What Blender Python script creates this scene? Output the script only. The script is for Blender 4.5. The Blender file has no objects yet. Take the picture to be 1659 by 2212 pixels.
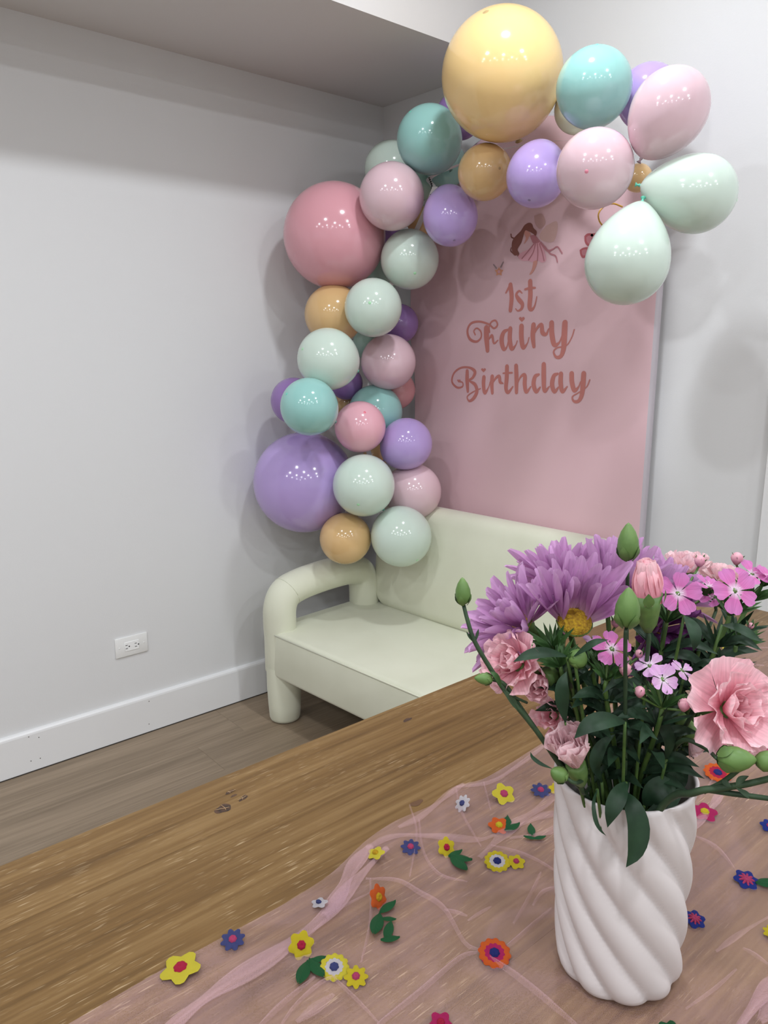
import bpy, bmesh, math, random
from mathutils import Vector, Matrix, noise
random.seed(7)
PI = math.pi
SC = bpy.context.scene
COL = SC.collection

# ------------------------------------------------------------------ camera
W_PX, H_PX, F_PX = 1659.0, 2212.0, 1660.0
CAM = Vector((0.0, 0.0, 1.355))
PITCH = math.radians(12.170)      # looking down
AZ = math.radians(49.101)         # turned left of +Y
FW = Vector((-math.sin(AZ)*math.cos(PITCH), math.cos(AZ)*math.cos(PITCH), -math.sin(PITCH)))
RT = Vector((math.cos(AZ), math.sin(AZ), 0.0))
UP = RT.cross(FW)
cd = bpy.data.cameras.new('camera')
cd.sensor_fit = 'VERTICAL'; cd.sensor_height = 36.0
cd.lens = 36.0*F_PX/H_PX
cd.clip_start = 0.02; cd.clip_end = 50
cam = bpy.data.objects.new('camera', cd); COL.objects.link(cam)
cam.matrix_world = Matrix(((RT.x, UP.x, -FW.x, CAM.x), (RT.y, UP.y, -FW.y, CAM.y), (RT.z, UP.z, -FW.z, CAM.z), (0, 0, 0, 1)))
SC.camera = cam

# ------------------------------------------------------------------ world, exposure
wd = bpy.data.worlds.new('world'); SC.world = wd; wd.use_nodes = True
wd.node_tree.nodes['Background'].inputs[0].default_value = (0.75, 0.85, 1.0, 1)
wd.node_tree.nodes['Background'].inputs[1].default_value = 0.6
SC.view_settings.view_transform = 'Standard'; SC.view_settings.look = 'None'
SC.view_settings.exposure = 0.0; SC.view_settings.gamma = 1.0
SC.view_settings.use_curve_mapping = False
LAMP_WATTS = 12.0
LAMP_COLOR = (0.94, 0.985, 1.04)

# room, metres: X along the back wall, Y along the left wall
XL, YB, ZC = -2.480, 2.144, 2.75
XR, YF = 3.60, -4.80
SOF_Z, SOF_X = 2.270, -1.849      # underside and outer edge of the soffit
TAB_Z = 0.75

def ray(x, y): return FW + RT*((x-829.5)/F_PX) + UP*((1106.0-y)/F_PX)
def at_plane(x, y, ax, val):
    d = ray(x, y); return CAM + d*((val-CAM[ax])/d[ax])
def at_depth(x, y, z): return CAM + ray(x, y)*z
def cam_dir(r, u, t):                # right, up, towards the camera
    return (RT*r + UP*u - FW*t).normalized()

# ------------------------------------------------------------------ materials
MATS = {}
def srgb(c):
    f = lambda v: v/12.92 if v <= 0.04045 else ((v+0.055)/1.055)**2.4
    return tuple(f(v/255.0) for v in c) + (1.0,)
def mat(name, rgb, rough=0.5, spec=0.5, bump=None, vary=None, sub=0.0, sheen=0.0, metal=0.0, coat=0.0, emit=None):
    if name in MATS: return MATS[name]
    m = bpy.data.materials.new(name); m.use_nodes = True
    nt = m.node_tree; b = nt.nodes['Principled BSDF']
    b.inputs['Base Color'].default_value = srgb(rgb)
    b.inputs['Roughness'].default_value = rough
    b.inputs['Specular IOR Level'].default_value = spec
    b.inputs['Metallic'].default_value = metal
    if coat: b.inputs['Coat Weight'].default_value = coat; b.inputs['Coat Roughness'].default_value = 0.06
    if sub:
        b.inputs['Subsurface Weight'].default_value = sub
        b.inputs['Subsurface Radius'].default_value = (1, 0.8, 0.7)
        b.inputs['Subsurface Scale'].default_value = 0.03
    if sheen: b.inputs['Sheen Weight'].default_value = sheen; b.inputs['Sheen Roughness'].default_value = 0.4
    if emit:
        b.inputs['Emission Color'].default_value = (*emit[:3], 1); b.inputs['Emission Strength'].default_value = emit[3]
    tc = None
    if bump or vary: tc = nt.nodes.new('ShaderNodeTexCoord')
    if vary:                             # (scale, other rgb)
        n = nt.nodes.new('ShaderNodeTexNoise'); n.inputs['Scale'].default_value = vary[0]; n.inputs['Detail'].default_value = 4
        nt.links.new(tc.outputs['Object'], n.inputs['Vector'])
        mx = nt.nodes.new('ShaderNodeMix'); mx.data_type = 'RGBA'
        mx.inputs[6].default_value = srgb(rgb); mx.inputs[7].default_value = srgb(vary[1])
        rp = nt.nodes.new('ShaderNodeMapRange'); rp.inputs[1].default_value = 0.35; rp.inputs[2].default_value = 0.65
        nt.links.new(n.outputs['Fac'], rp.inputs[0]); nt.links.new(rp.outputs[0], mx.inputs[0])
        nt.links.new(mx.outputs[2], b.inputs['Base Color'])
    if bump:                             # (scale, strength)
        n = nt.nodes.new('ShaderNodeTexNoise'); n.inputs['Scale'].default_value = bump[0]; n.inputs['Detail'].default_value = 3
        nt.links.new(tc.outputs['Object'], n.inputs['Vector'])
        bp = nt.nodes.new('ShaderNodeBump'); bp.inputs['Strength'].default_value = bump[1]; bp.inputs['Distance'].default_value = 0.002
        nt.links.new(n.outputs['Fac'], bp.inputs['Height']); nt.links.new(bp.outputs['Normal'], b.inputs['Normal'])
    MATS[name] = m; return m

def petal_mat(name, base, tip, back, rough=0.55):
    """petal colour runs from base to tip along the petal's own length, with fine lengthwise veins"""
    if name in MATS: return MATS[name]
    m = mat(name, base, rough, 0.25, sub=0.0); nt = m.node_tree; b = nt.nodes['Principled BSDF']
    tc = nt.nodes.new('ShaderNodeTexCoord'); sp = nt.nodes.new('ShaderNodeSeparateXYZ')
    nt.links.new(tc.outputs['Object'], sp.inputs[0])
    rp = nt.nodes.new('ShaderNodeValToRGB'); e = rp.color_ramp.elements
    e[0].position = 0.05; e[0].color = srgb(base); e[1].position = 1.0; e[1].color = srgb(tip)
    k = rp.color_ramp.elements.new(0.35); k.color = srgb(back)
    nt.links.new(sp.outputs['Y'], rp.inputs[0])
    mp = nt.nodes.new('ShaderNodeMapping'); mp.inputs['Scale'].default_value = (26, 1.2, 3)
    nt.links.new(tc.outputs['Object'], mp.inputs[0])
    nz = nt.nodes.new('ShaderNodeTexNoise'); nz.inputs['Scale'].default_value = 1.0
    nt.links.new(mp.outputs[0], nz.inputs['Vector'])
    hs = nt.nodes.new('ShaderNodeHueSaturation'); mr = nt.nodes.new('ShaderNodeMapRange')
    mr.inputs[1].default_value = 0.3; mr.inputs[2].default_value = 0.7; mr.inputs[3].default_value = 0.85; mr.inputs[4].default_value = 1.12
    nt.links.new(nz.outputs['Fac'], mr.inputs[0]); nt.links.new(mr.outputs[0], hs.inputs['Value'])
    nt.links.new(rp.outputs[0], hs.inputs['Color']); nt.links.new(hs.outputs[0], b.inputs['Base Color'])
    tr = nt.nodes.new('ShaderNodeBsdfTranslucent'); nt.links.new(hs.outputs[0], tr.inputs[0])
    ms = nt.nodes.new('ShaderNodeMixShader'); ms.inputs[0].default_value = 0.3
    out = nt.nodes['Material Output']
    nt.links.new(b.outputs[0], ms.inputs[1]); nt.links.new(tr.outputs[0], ms.inputs[2]); nt.links.new(ms.outputs[0], out.inputs[0])
    return m

def wood_mat(name, c1, c2, c3, scale, rough, pores=None, bump=0.15, along='Y'):
    m = bpy.data.materials.new(name); m.use_nodes = True; nt = m.node_tree; b = nt.nodes['Principled BSDF']
    N = nt.nodes.new; L = nt.links.new
    tc = N('ShaderNodeTexCoord'); oi = N('ShaderNodeObjectInfo')
    add = N('ShaderNodeVectorMath'); add.operation = 'ADD'
    sc = N('ShaderNodeVectorMath'); sc.operation = 'SCALE'; sc.inputs[3].default_value = 37.0
    cmb = N('ShaderNodeCombineXYZ')
    for i in range(3): L(oi.outputs['Random'], cmb.inputs[i])
    L(cmb.outputs[0], sc.inputs[0]); L(tc.outputs['Object'], add.inputs[0]); L(sc.outputs[0], add.inputs[1])
    mp = N('ShaderNodeMapping'); mp.inputs['Scale'].default_value = (scale, scale*0.06, scale)
    L(add.outputs[0], mp.inputs[0])
    n1 = N('ShaderNodeTexNoise'); n1.inputs['Scale'].default_value = 1.0; n1.inputs['Detail'].default_value = 6; n1.inputs['Distortion'].default_value = 0.6
    L(mp.outputs[0], n1.inputs['Vector'])
    mp2 = N('ShaderNodeMapping'); mp2.inputs['Scale'].default_value = (scale*6, scale*0.18, scale*6)
    L(add.outputs[0], mp2.inputs[0])
    n2 = N('ShaderNodeTexNoise'); n2.inputs['Scale'].default_value = 1.0; n2.inputs['Detail'].default_value = 3
    L(mp2.outputs[0], n2.inputs['Vector'])
    mixf = N('ShaderNodeMath'); mixf.operation = 'MULTIPLY_ADD'; mixf.inputs[1].default_value = 0.45
    L(n2.outputs['Fac'], mixf.inputs[0])
    h = N('ShaderNodeMath'); h.operation = 'MULTIPLY'; h.inputs[1].default_value = 0.55
    L(n1.outputs['Fac'], h.inputs[0]); L(h.outputs[0], mixf.inputs[2])
    rp = N('ShaderNodeValToRGB'); e = rp.color_ramp.elements
    e[0].position = 0.36; e[0].color = srgb(c1); e[1].position = 0.64; e[1].color = srgb(c3)
    k = e.new(0.5); k.color = srgb(c2)
    L(mixf.outputs[0], rp.inputs[0])
    hs = N('ShaderNodeHueSaturation'); mr = N('ShaderNodeMapRange'); mr.inputs[3].default_value = 0.9; mr.inputs[4].default_value = 1.1
    L(oi.outputs['Random'], mr.inputs[0]); L(mr.outputs[0], hs.inputs['Value']); L(rp.outputs[0], hs.inputs['Color'])
    colout = hs.outputs[0]
    if pores:                            # short pale filled pores along the grain
        mp3 = N('ShaderNodeMapping'); mp3.inputs['Scale'].default_value = (520, 34, 520); mp3.inputs['Rotation'].default_value = (0, 0, 0.03)
        L(tc.outputs['Object'], mp3.inputs[0])
        n3 = N('ShaderNodeTexNoise'); n3.inputs['Scale'].default_value = 1.0; n3.inputs['Detail'].default_value = 1
        L(mp3.outputs[0], n3.inputs['Vector'])
        th = N('ShaderNodeMapRange'); th.inputs[1].default_value = 0.63; th.inputs[2].default_value = 0.72; th.inputs[4].default_value = 0.55
        L(n3.outputs['Fac'], th.inputs[0])
        big = N('ShaderNodeTexNoise'); big.inputs['Scale'].default_value = 7; L(tc.outputs['Object'], big.inputs['Vector'])
        bm_ = N('ShaderNodeMapRange'); bm_.inputs[1].default_value = 0.4; bm_.inputs[2].default_value = 0.62
        L(big.outputs['Fac'], bm_.inputs[0])
        mm = N('ShaderNodeMath'); mm.operation = 'MULTIPLY'; L(th.outputs[0], mm.inputs[0]); L(bm_.outputs[0], mm.inputs[1])
        mx = N('ShaderNodeMix'); mx.data_type = 'RGBA'; L(mm.outputs[0], mx.inputs[0]); L(colout, mx.inputs[6]); mx.inputs[7].default_value = srgb(pores)
        colout = mx.outputs[2]
    L(colout, b.inputs['Base Color'])
    b.inputs['Roughness'].default_value = rough; b.inputs['Specular IOR Level'].default_value = 0.35
    bp = N('ShaderNodeBump'); bp.inputs['Strength'].default_value = bump; bp.inputs['Distance'].default_value = 0.001
    L(n2.outputs['Fac'], bp.inputs['Height']); L(bp.outputs[0], b.inputs['Normal'])
    MATS[name] = m; return m

# ------------------------------------------------------------------ mesh helpers
def link_mesh(name, me, parent=None, m=None, smooth=True, loc=None):
    o = bpy.data.objects.new(name, me); COL.objects.link(o)
    if m is not None and not me.materials: me.materials.append(m)
    if parent is not None: o.parent = parent
    if loc is not None: o.location = loc
    return o
def bm_obj(name, bm, m, parent=None, smooth=False, loc=None, sharp=None):
    bmesh.ops.recalc_face_normals(bm, faces=bm.faces)
    me = bpy.data.meshes.new(name); bm.to_mesh(me); bm.free()
    if smooth:
        for p in me.polygons: p.use_smooth = True
        if sharp is not None: me.set_sharp_from_angle(angle=math.radians(sharp))
    return link_mesh(name, me, parent, m, loc=loc)
def py_mesh(name, verts, faces, smooth=True):
    me = bpy.data.meshes.new(name); me.from_pydata([tuple(v) for v in verts], [], faces); me.update()
    if smooth:
        for p in me.polygons: p.use_smooth = True
    return me
def box(bm, x0, x1, y0, y1, z0, z1):
    v = [bm.verts.new(p) for p in ((x0,y0,z0),(x1,y0,z0),(x1,y1,z0),(x0,y1,z0),(x0,y0,z1),(x1,y0,z1),(x1,y1,z1),(x0,y1,z1))]
    for f in ((0,3,2,1),(4,5,6,7),(0,1,5,4),(1,2,6,5),(2,3,7,6),(3,0,4,7)): bm.faces.new([v[i] for i in f])
def box_obj(name, dims, m, parent=None, bevel=0.0, seg=2, smooth=True):
    bm = bmesh.new(); box(bm, *dims)
    if bevel: bmesh.ops.bevel(bm, geom=bm.edges[:], offset=bevel, segments=seg, affect='EDGES', profile=0.5)
    return bm_obj(name, bm, m, parent, smooth=bool(bevel) and smooth, sharp=40 if bevel else None)
def catmull(pts, n):
    pts = [Vector(p) for p in pts]
    if len(pts) < 3: 
        return [pts[0].lerp(pts[-1], i/n) for i in range(n+1)]
    P = [pts[0]*2-pts[1]] + pts + [pts[-1]*2-pts[-2]]
    out = []; segs = len(pts)-1; per = max(2, n//segs)
    for i in range(segs):
        a, b, c, d = P[i:i+4]
        for k in range(per):
            t = k/per
            out.append(0.5*((2*b)+(-a+c)*t+(2*a-5*b+4*c-d)*t*t+(-a+3*b-3*c+d)*t**3))
    out.append(pts[-1].copy()); return out
def tube_geo(pts, radii, sides=8, cap=True):
    """verts, faces of a tube along pts"""
    n = len(pts); V = []; Fc = []
    ref = Vector((0, 0, 1))
    t0 = (pts[1]-pts[0]).normalized()
    if abs(t0.dot(ref)) > 0.95: ref = Vector((1, 0, 0))
    nrm = (ref - t0*ref.dot(t0)).normalized()
    for i in range(n):
        t = (pts[min(i+1, n-1)]-pts[max(i-1, 0)])
        t = t.normalized() if t.length > 1e-9 else t0
        nrm = (nrm - t*nrm.dot(t)).normalized(); bi = t.cross(nrm)
        r = radii[i] if not isinstance(radii, (int, float)) else radii
        rx, ry = r if isinstance(r, tuple) else (r, r)
        for k in range(sides):
            a = 2*PI*k/sides; V.append(pts[i]+nrm*(math.cos(a)*rx)+bi*(math.sin(a)*ry))
    for i in range(n-1):
        for k in range(sides):
            k2 = (k+1) % sides; Fc.append((i*sides+k, i*sides+k2, (i+1)*sides+k2, (i+1)*sides+k))
    if cap:
        Fc.append(tuple(reversed(range(sides)))); Fc.append(tuple((n-1)*sides+k for k in range(sides)))
    return V, Fc
def tube_obj(name, pts, radii, m, parent=None, sides=8, origin=Vector((0, 0, 0)), n=None):
    if n: 
        cp = catmull(pts, n)
        if not isinstance(radii, (int, float)):
            k = len(radii)-1
            radii = [radii[min(int(i/(len(cp)-1)*k), k-1)]*(1-(i/(len(cp)-1)*k-min(int(i/(len(cp)-1)*k), k-1)))+radii[min(int(i/(len(cp)-1)*k), k-1)+1]*(i/(len(cp)-1)*k-min(int(i/(len(cp)-1)*k), k-1)) for i in range(len(cp))]
        pts = cp
    V, Fc = tube_geo([Vector(p)-origin for p in pts], radii, sides)
    return link_mesh(name, py_mesh(name, V, Fc), parent, m)
def lathe_mesh(name, prof, sides=24):
    """prof: list of (r, z); poles where r == 0"""
    V = []; Fc = []; rings = []
    for r, z in prof:
        if r <= 1e-7: rings.append([len(V)]); V.append((0, 0, z))
        else:
            rings.append(list(range(len(V), len(V)+sides)))
            V += [(r*math.cos(2*PI*k/sides), r*math.sin(2*PI*k/sides), z) for k in range(sides)]
    for a, b in zip(rings, rings[1:]):
        for k in range(sides):
            k2 = (k+1) % sides
            if len(a) == 1 and len(b) == 1: continue
            if len(a) == 1: Fc.append((a[0], b[k2], b[k]))
            elif len(b) == 1: Fc.append((a[k], a[k2], b[0]))
            else: Fc.append((a[k], a[k2], b[k2], b[k]))
    return py_mesh(name, V, Fc)
def empty(name, loc=(0, 0, 0), rot=None, label=None, cat=None, group=None):
    o = bpy.data.objects.new(name, None); COL.objects.link(o); o.location = loc; o.empty_display_size = 0.05
    if rot is not None: o.rotation_mode = 'QUATERNION'; o.rotation_quaternion = rot
    return tag(o, label, cat, group)
def tag(o, label=None, cat=None, group=None, kind=None):
    if label: o['label'] = label
    if cat: o['category'] = cat
    if group: o['group'] = group
    if kind: o['kind'] = kind
    return o
def frame_z(axis, roll=0.0):
    q = Vector(axis).normalized().to_track_quat('Z', 'Y')
    return q

# ------------------------------------------------------------------ structure
M_WALL = mat('wall_paint', (222, 222, 222), 0.6, 0.3, bump=(260, 0.08))
M_CEIL = mat('ceiling_paint', (220, 217, 215), 0.75, 0.2, bump=(200, 0.05))
M_TRIM = mat('trim_paint', (232, 232, 232), 0.35, 0.5)
T = 0.10
S = lambda o: tag(o, kind='structure')
S(box_obj('wall_left', (XL-T, XL, YF-T, YB+T, 0, ZC+T), M_WALL))
S(box_obj('wall_back', (XL, XR+T, YB, YB+T, 0, ZC+T), M_WALL))
S(box_obj('wall_right', (XR, XR+T, YF-T, YB, 0, ZC+T), M_WALL))
# wall behind the camera with a wide window opening
bm = bmesh.new(); wx0, wx1, wz0, wz1 = -1.7, 0.3, 0.75, 2.1
for d in ((XL, wx0, 0, ZC), (wx1, XR, 0, ZC), (wx0, wx1, 0, wz0), (wx0, wx1, wz1, ZC)): box(bm, d[0], d[1], YF-T, YF, d[2], d[3])
S(bm_obj('wall_front', bm, M_WALL))
win = tag(empty('window_1', (0, 0, 0)), kind='structure')
glass = mat('window_glass', (240, 245, 250), 0.05, 0.5); glass.node_tree.nodes['Principled BSDF'].inputs['Transmission Weight'].default_value = 1.0
for a, b in ((wx0, (wx0+wx1)/2), ((wx0+wx1)/2, wx1)):
    box_obj('pane', (a+.04, b-.04, YF-.06, YF-.054, wz0+.04, wz1-.04), glass, win)
    fr = bmesh.new()
    for d in ((a, a+.04, wz0, wz1), (b-.04, b, wz0, wz1), (a+.04, b-.04, wz0, wz0+.04), (a+.04, b-.04, wz1-.04, wz1)): box(fr, d[0], d[1], YF-.08, YF-.03, d[2], d[3])
    bm_obj('window_frame', fr, M_TRIM, win)
S(box_obj('ceiling', (XL-T, XR+T, YF-T, YB+T, ZC, ZC+T), M_CEIL))
S(box_obj('ceiling_soffit', (XL, SOF_X, YF, YB, SOF_Z, ZC), M_CEIL))
# floor planks on a slab
floor = S(box_obj('floor', (XL, XR, YF, YB, -0.12, -0.012), mat('subfloor', (70, 60, 50), 0.9)))
M_FLOOR = wood_mat('floor_oak', (122, 106, 87), (137, 120, 100), (151, 133, 112), 22, 0.42, bump=0.05)
PW, PL = 0.19, 1.22
pm = None
i = 0; x = XL+0.0
while x < XR-0.01:
    x1 = min(x+(PW if i else .225), XR); off = (0.86, 1.044, 0.52, 0.15, 0.31, 0.70)[i % 6]
    y = YB-off-PL*0
    cuts = [YB]; yy = YB-off
    while yy > YF: cuts.append(yy); yy -= PL
    cuts.append(YF)
    for a, b in zip(cuts, cuts[1:]):
        bm = bmesh.new(); hx, hy = (x1-x)/2-0.0002, (a-b)/2-0.0002
        box(bm, -hx, hx, -hy, hy, -0.012, 0.0)
        bmesh.ops.bevel(bm, geom=[e for e in bm.edges if all(v.co.z > -0.001 for v in e.verts)], offset=0.0005, segments=1, affect='EDGES')
        bm_obj('plank', bm, M_FLOOR, floor, loc=((x+x1)/2, (a+b)/2, 0))
    x = x1; i += 1
# baseboards with an eased top edge
def baseboard(name, path, L0, L1, axis):
    prof = [(0, 0), (0.0150, 0), (0.0150, 0.128), (0.0135, 0.134), (0.009, 0.139), (0.0, 0.140)]
    bm = bmesh.new(); rings = []
    for s in (L0, L1):
        ring = []
        for d, z in prof:
            p = {'left': (XL+d, s, z), 'back': (s, YB-d, z), 'right': (XR-d, s, z), 'front': (s, YF+d, z)}[axis]
            ring.append(bm.verts.new(p))
        rings.append(ring)
    n = len(prof)
    for k in range(n): bm.faces.new((rings[0][k], rings[0][(k+1) % n], rings[1][(k+1) % n], rings[1][k]))
    bm.faces.new(rings[0]); bm.faces.new(list(reversed(rings[1])))
    return S(bm_obj(name, bm, M_TRIM))
bb = baseboard('baseboard_left', None, YF, YB, 'left')
baseboard('baseboard_back', None, XL+.015, -0.885, 'back')
baseboard('baseboard_right', None, YF, YB, 'right')
baseboard('baseboard_front', None, XL+.015, XR-.015, 'front')
M_NAIL = mat('nail_hole', (70, 66, 64), 0.8)
for px, py in ((62, 1592), (84, 1593), (67, 1644), (87, 1638), (322, 1515), (322, 1564)):
    p = at_plane(px, py, 0, XL+0.015)
    me = lathe_mesh('nail_hole', [(0, 0.0006), (0.0016, 0.0004), (0.0018, 0.0)], 8)
    o = link_mesh('nail_hole', me, bb, M_NAIL); o.location = p; o.rotation_euler = (0, PI/2, 0)
# dark caulk gap between board and floor
S(box_obj('trim_1', (XL+.015, XL+.0175, YF, YB, 0.0, 0.003), mat('floor_gap', (60, 55, 50), 0.9)))
# door casing at the right end of the back wall
door = tag(empty('door_1', (-0.45, YB, 0)), kind='structure')
for nm, d in (('casing', (-.43, -.345, -.018, 0.0, 0, 2.12)), ('casing', (.465, .55, -.018, 0, 0, 2.12)), ('casing', (-.345, .465, -.018, 0, 2.03, 2.12)),
              ('door_leaf', (-.345, .465, -.010, 0.0, 0.005, 2.03))):
    box_obj(nm, d, M_TRIM, door, bevel=.003, seg=1)
for z0, z1 in ((.15, .95), (1.08, 1.9)):
    box_obj('door_panel', (-.235, .355, -.016, -.010, z0, z1), M_TRIM, door, bevel=.004, seg=1)
kn = lathe_mesh('door_knob', [(0, 0), (.028, 0), (.028, .006), (.01, .012), (.01, .04), (.026, .05), (.028, .062), (.018, .072), (0, .074)], 20)
o = link_mesh('door_knob', kn, door, mat('brushed_nickel', (170, 168, 165), .3, metal=1.0)); o.location = (.41, -.010, .95); o.rotation_euler = (PI/2, 0, 0)

# ------------------------------------------------------------------ recessed downlights: 4 x 4 grid, last row and last column added as fill light
M_RING = mat('downlight_trim', (240, 240, 240), .4)
M_LENS = mat('downlight_lens', (255, 255, 255), .3, emit=(1, .98, .95, 6.0))
ring_me = lathe_mesh('trim_ring', [(.058, -.002), (.062, -.008), (.080, -.006), (.084, 0.0)], 32)
lens_me = lathe_mesh('lens', [(0, -.003), (.058, -.003)], 32)
rows = {-1.09: 'row over the sofa side', 0.15: 'middle row', 1.40: 'third row from the sofa side', 2.65: 'added fill row by the right wall'}
cols = {1.34: 'nearest the back wall', -0.06: 'at mid room', -1.52: 'third from the back wall', -2.98: 'added fill column nearest the window'}
for lx, rl in rows.items():
    for ly, cl in cols.items():
        e = empty('downlight', (lx, ly, ZC), None, 'round white recessed ceiling light, %s, %s' % (rl, cl), 'ceiling light', 'recessed ceiling lights')
        link_mesh('trim_ring', ring_me, e, M_RING); link_mesh('lens', lens_me, e, M_LENS)
        ld = bpy.data.lights.new('downlight_lamp', 'AREA'); ld.shape = 'DISK'; ld.size = 0.13; ld.energy = LAMP_WATTS; ld.spread = math.radians(178); ld.color = LAMP_COLOR
        lo = bpy.data.objects.new('lamp', ld); COL.objects.link(lo); lo.parent = e; lo.location = (0, 0, -.012)

# ------------------------------------------------------------------ wall outlet
M_PLATE = mat('outlet_plate', (236, 236, 234), .3)
p0 = at_plane(247, 1381, 0, XL); p1 = at_plane(318, 1405, 0, XL)
oc = Vector((XL, (p0.y+p1.y)/2, (p0.z+p1.z)/2))
ol = empty('wall_outlet', oc, None, 'white duplex power outlet mounted sideways on the left wall above baseboard', 'outlet')
hw, hh = .058, .0355
box_obj('cover_plate', (0, .0065, -hw, hw, -hh, hh), M_PLATE, ol, bevel=.003, seg=2)
box_obj('receptacle', (.006, .0085, -.026, .026, -.0165, .0165), mat('receptacle', (244, 244, 243), .25), ol, bevel=.001, seg=1)
M_SLOT = mat('outlet_slot', (40, 40, 42), .8)
for s in (-1, 1):
    cy = s*.0165-.001
    for dz in (-.0058, .0058): box_obj('slot', (.0085, .0089, cy-.0055, cy+.002, dz-.001, dz+.001), M_SLOT, ol)
    me = lathe_mesh('ground_hole', [(0, .0004), (.0024, .0004), (.0026, 0)], 12)
    o = link_mesh('ground_hole', me, ol, M_SLOT); o.location = (.0085, cy+.0078, 0); o.rotation_euler = (0, PI/2, 0)
    me = lathe_mesh('screw', [(0, .0012), (.002, .001), (.003, 0)], 12)
    o = link_mesh('screw', me, ol, M_PLATE); o.location = (.0065, s*.044, 0); o.rotation_euler = (0, PI/2, 0)

# ------------------------------------------------------------------ sofa
M_SOFA = mat('cream_velvet', (219, 220, 200), .75, .2, bump=(900, .10), vary=(5, (213, 214, 193)), sheen=.25)
SA = math.radians(4.2)
sofa = empty('loveseat', (-2.234, 1.393, 0), Matrix.Rotation(SA, 3, 'Z').to_quaternion(), 'cream upholstered loveseat with tubular open arms below the balloons', 'sofa')
SL = 1.10                                # between arm centre lines
def soft_box(name, d, bev, m, parent, seg=5, puff=0.0):
    bm = bmesh.new(); box(bm, *d)
    bmesh.ops.bevel(bm, geom=bm.edges[:], offset=bev, segments=seg, affect='EDGES', profile=.5)
    o = bm_obj(name, bm, m, parent, smooth=True)
    return o
bm = bmesh.new(); box(bm, -0.045, SL+.045, 0.0, .60, .183, .361)
bmesh.ops.bevel(bm, geom=[e for e in bm.edges], offset=.016, segments=3, affect='EDGES', profile=.5)
seat = bm_obj('seat', bm, M_SOFA, sofa, smooth=True, sharp=60)
# piping seam along the front top edge
tube_obj('piping', [Vector((-.03, -.0005, .350)), Vector((SL+.03, -.0005, .350))], .003, M_SOFA, seat, 6)
# back cushion: leaning rounded slab with generous corner radii
def rounded_slab(w, hgt, thick, rad, edge, seg=8):
    """outline in XZ with round corners, thickness along Y with rounded rim"""
    V = []; Fc = []; loops = []
    def outline(ins):
        pts = []; r = max(rad-ins, .004)
        for cx, cz, a0 in ((w/2-rad, hgt/2-rad, 0), (-w/2+rad, hgt/2-rad, PI/2), (-w/2+rad, -hgt/2+rad, PI), (w/2-rad, -hgt/2+rad, 1.5*PI)):
            for k in range(seg+1):
                a = a0+PI/2*k/seg; pts.append((cx+r*math.cos(a), cz+r*math.sin(a)))
        return pts
    for k in range(9):
        a = -PI/2+PI*k/8
        ins = edge*(1-math.cos(a)); y = (thick/2-edge)*(1 if a > 0 else -1 if a < 0 else 0)+edge*math.sin(a)
        loops.append([len(V)+i for i in range(len(outline(ins)))]); V += [(x, y, z) for x, z in outline(ins)]
    n = len(loops[0])
    for A, B in zip(loops, loops[1:]):
        for i in range(n): Fc.append((A[i], A[(i+1) % n], B[(i+1) % n], B[i]))
    # puffed faces: inset rings
    for L, sgn in ((loops[0], -1), (loops[-1], 1)):
        prev = L; cx = 0; cz = 0
        for f, bulge in ((.75, .010), (.45, .016), (.15, .018)):
            cur = []
            for i in L:
                x, y, z = V[i]; cur.append(len(V)); V.append((x*f if abs(x) < w else x, y+sgn*bulge, z*f))
            for i in range(n): Fc.append((prev[i], prev[(i+1) % n], cur[(i+1) % n], cur[i]))
            prev = cur
        Fc.append(tuple(prev))
    return V, Fc
V, Fc = rounded_slab(SL-.02-.03, .43, .125, .085, .05)
bmx = bmesh.new(); vs = [bmx.verts.new(v) for v in V]
for f in Fc: bmx.faces.new([vs[i] for i in f])
bk = bm_obj('back_cushion', bmx, M_SOFA, sofa, smooth=True)
bk.location = (SL/2, .545, .558); bk.rotation_euler = (math.radians(-4), 0, 0)
def arm(u, s):
    pts = [(u, .056, .185), (u, .050, .30), (u, .046, .38), (u, .050, .44), (u, .075, .482), (u, .13, .500), (u, .21, .508), (u, .30, .511), (u, .38, .508), (u, .435, .492), (u, .462, .455), (u, .468, .38), (u, .468, .19)]
    cp = catmull(pts, 66)
    a = tube_obj('arm', cp, [(.062, .058)]*len(cp), M_SOFA, sofa, 20)
    # mitre seam ring at the front bend
    k = min(range(len(cp)), key=lambda i: (cp[i]-Vector((u, .083, .487))).length)
    t = (cp[k+1]-cp[k-1]).normalized(); side = Vector((1, 0, 0)); nn = t.cross(side)
    ringp = [cp[k]+side*(.0625*math.cos(q*PI/12))+nn*(.0585*math.sin(q*PI/12)) for q in range(25)]
    tube_obj('seam', ringp, .0012, M_SOFA, a, 5)
arm(0, -1); arm(SL, 1)
leg_me = lathe_mesh('leg', [(0, 0.0), (.045, 0.0), (.053, .004), (.057, .014), (.060, .06), (.0630, .13), (.0630, .215)], 28)
for u, v in ((0, .058), (SL, .058), (0, .53), (SL, .53)):
    o = link_mesh('leg', leg_me, sofa, M_SOFA); o.location = (u, v, 0)

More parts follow.
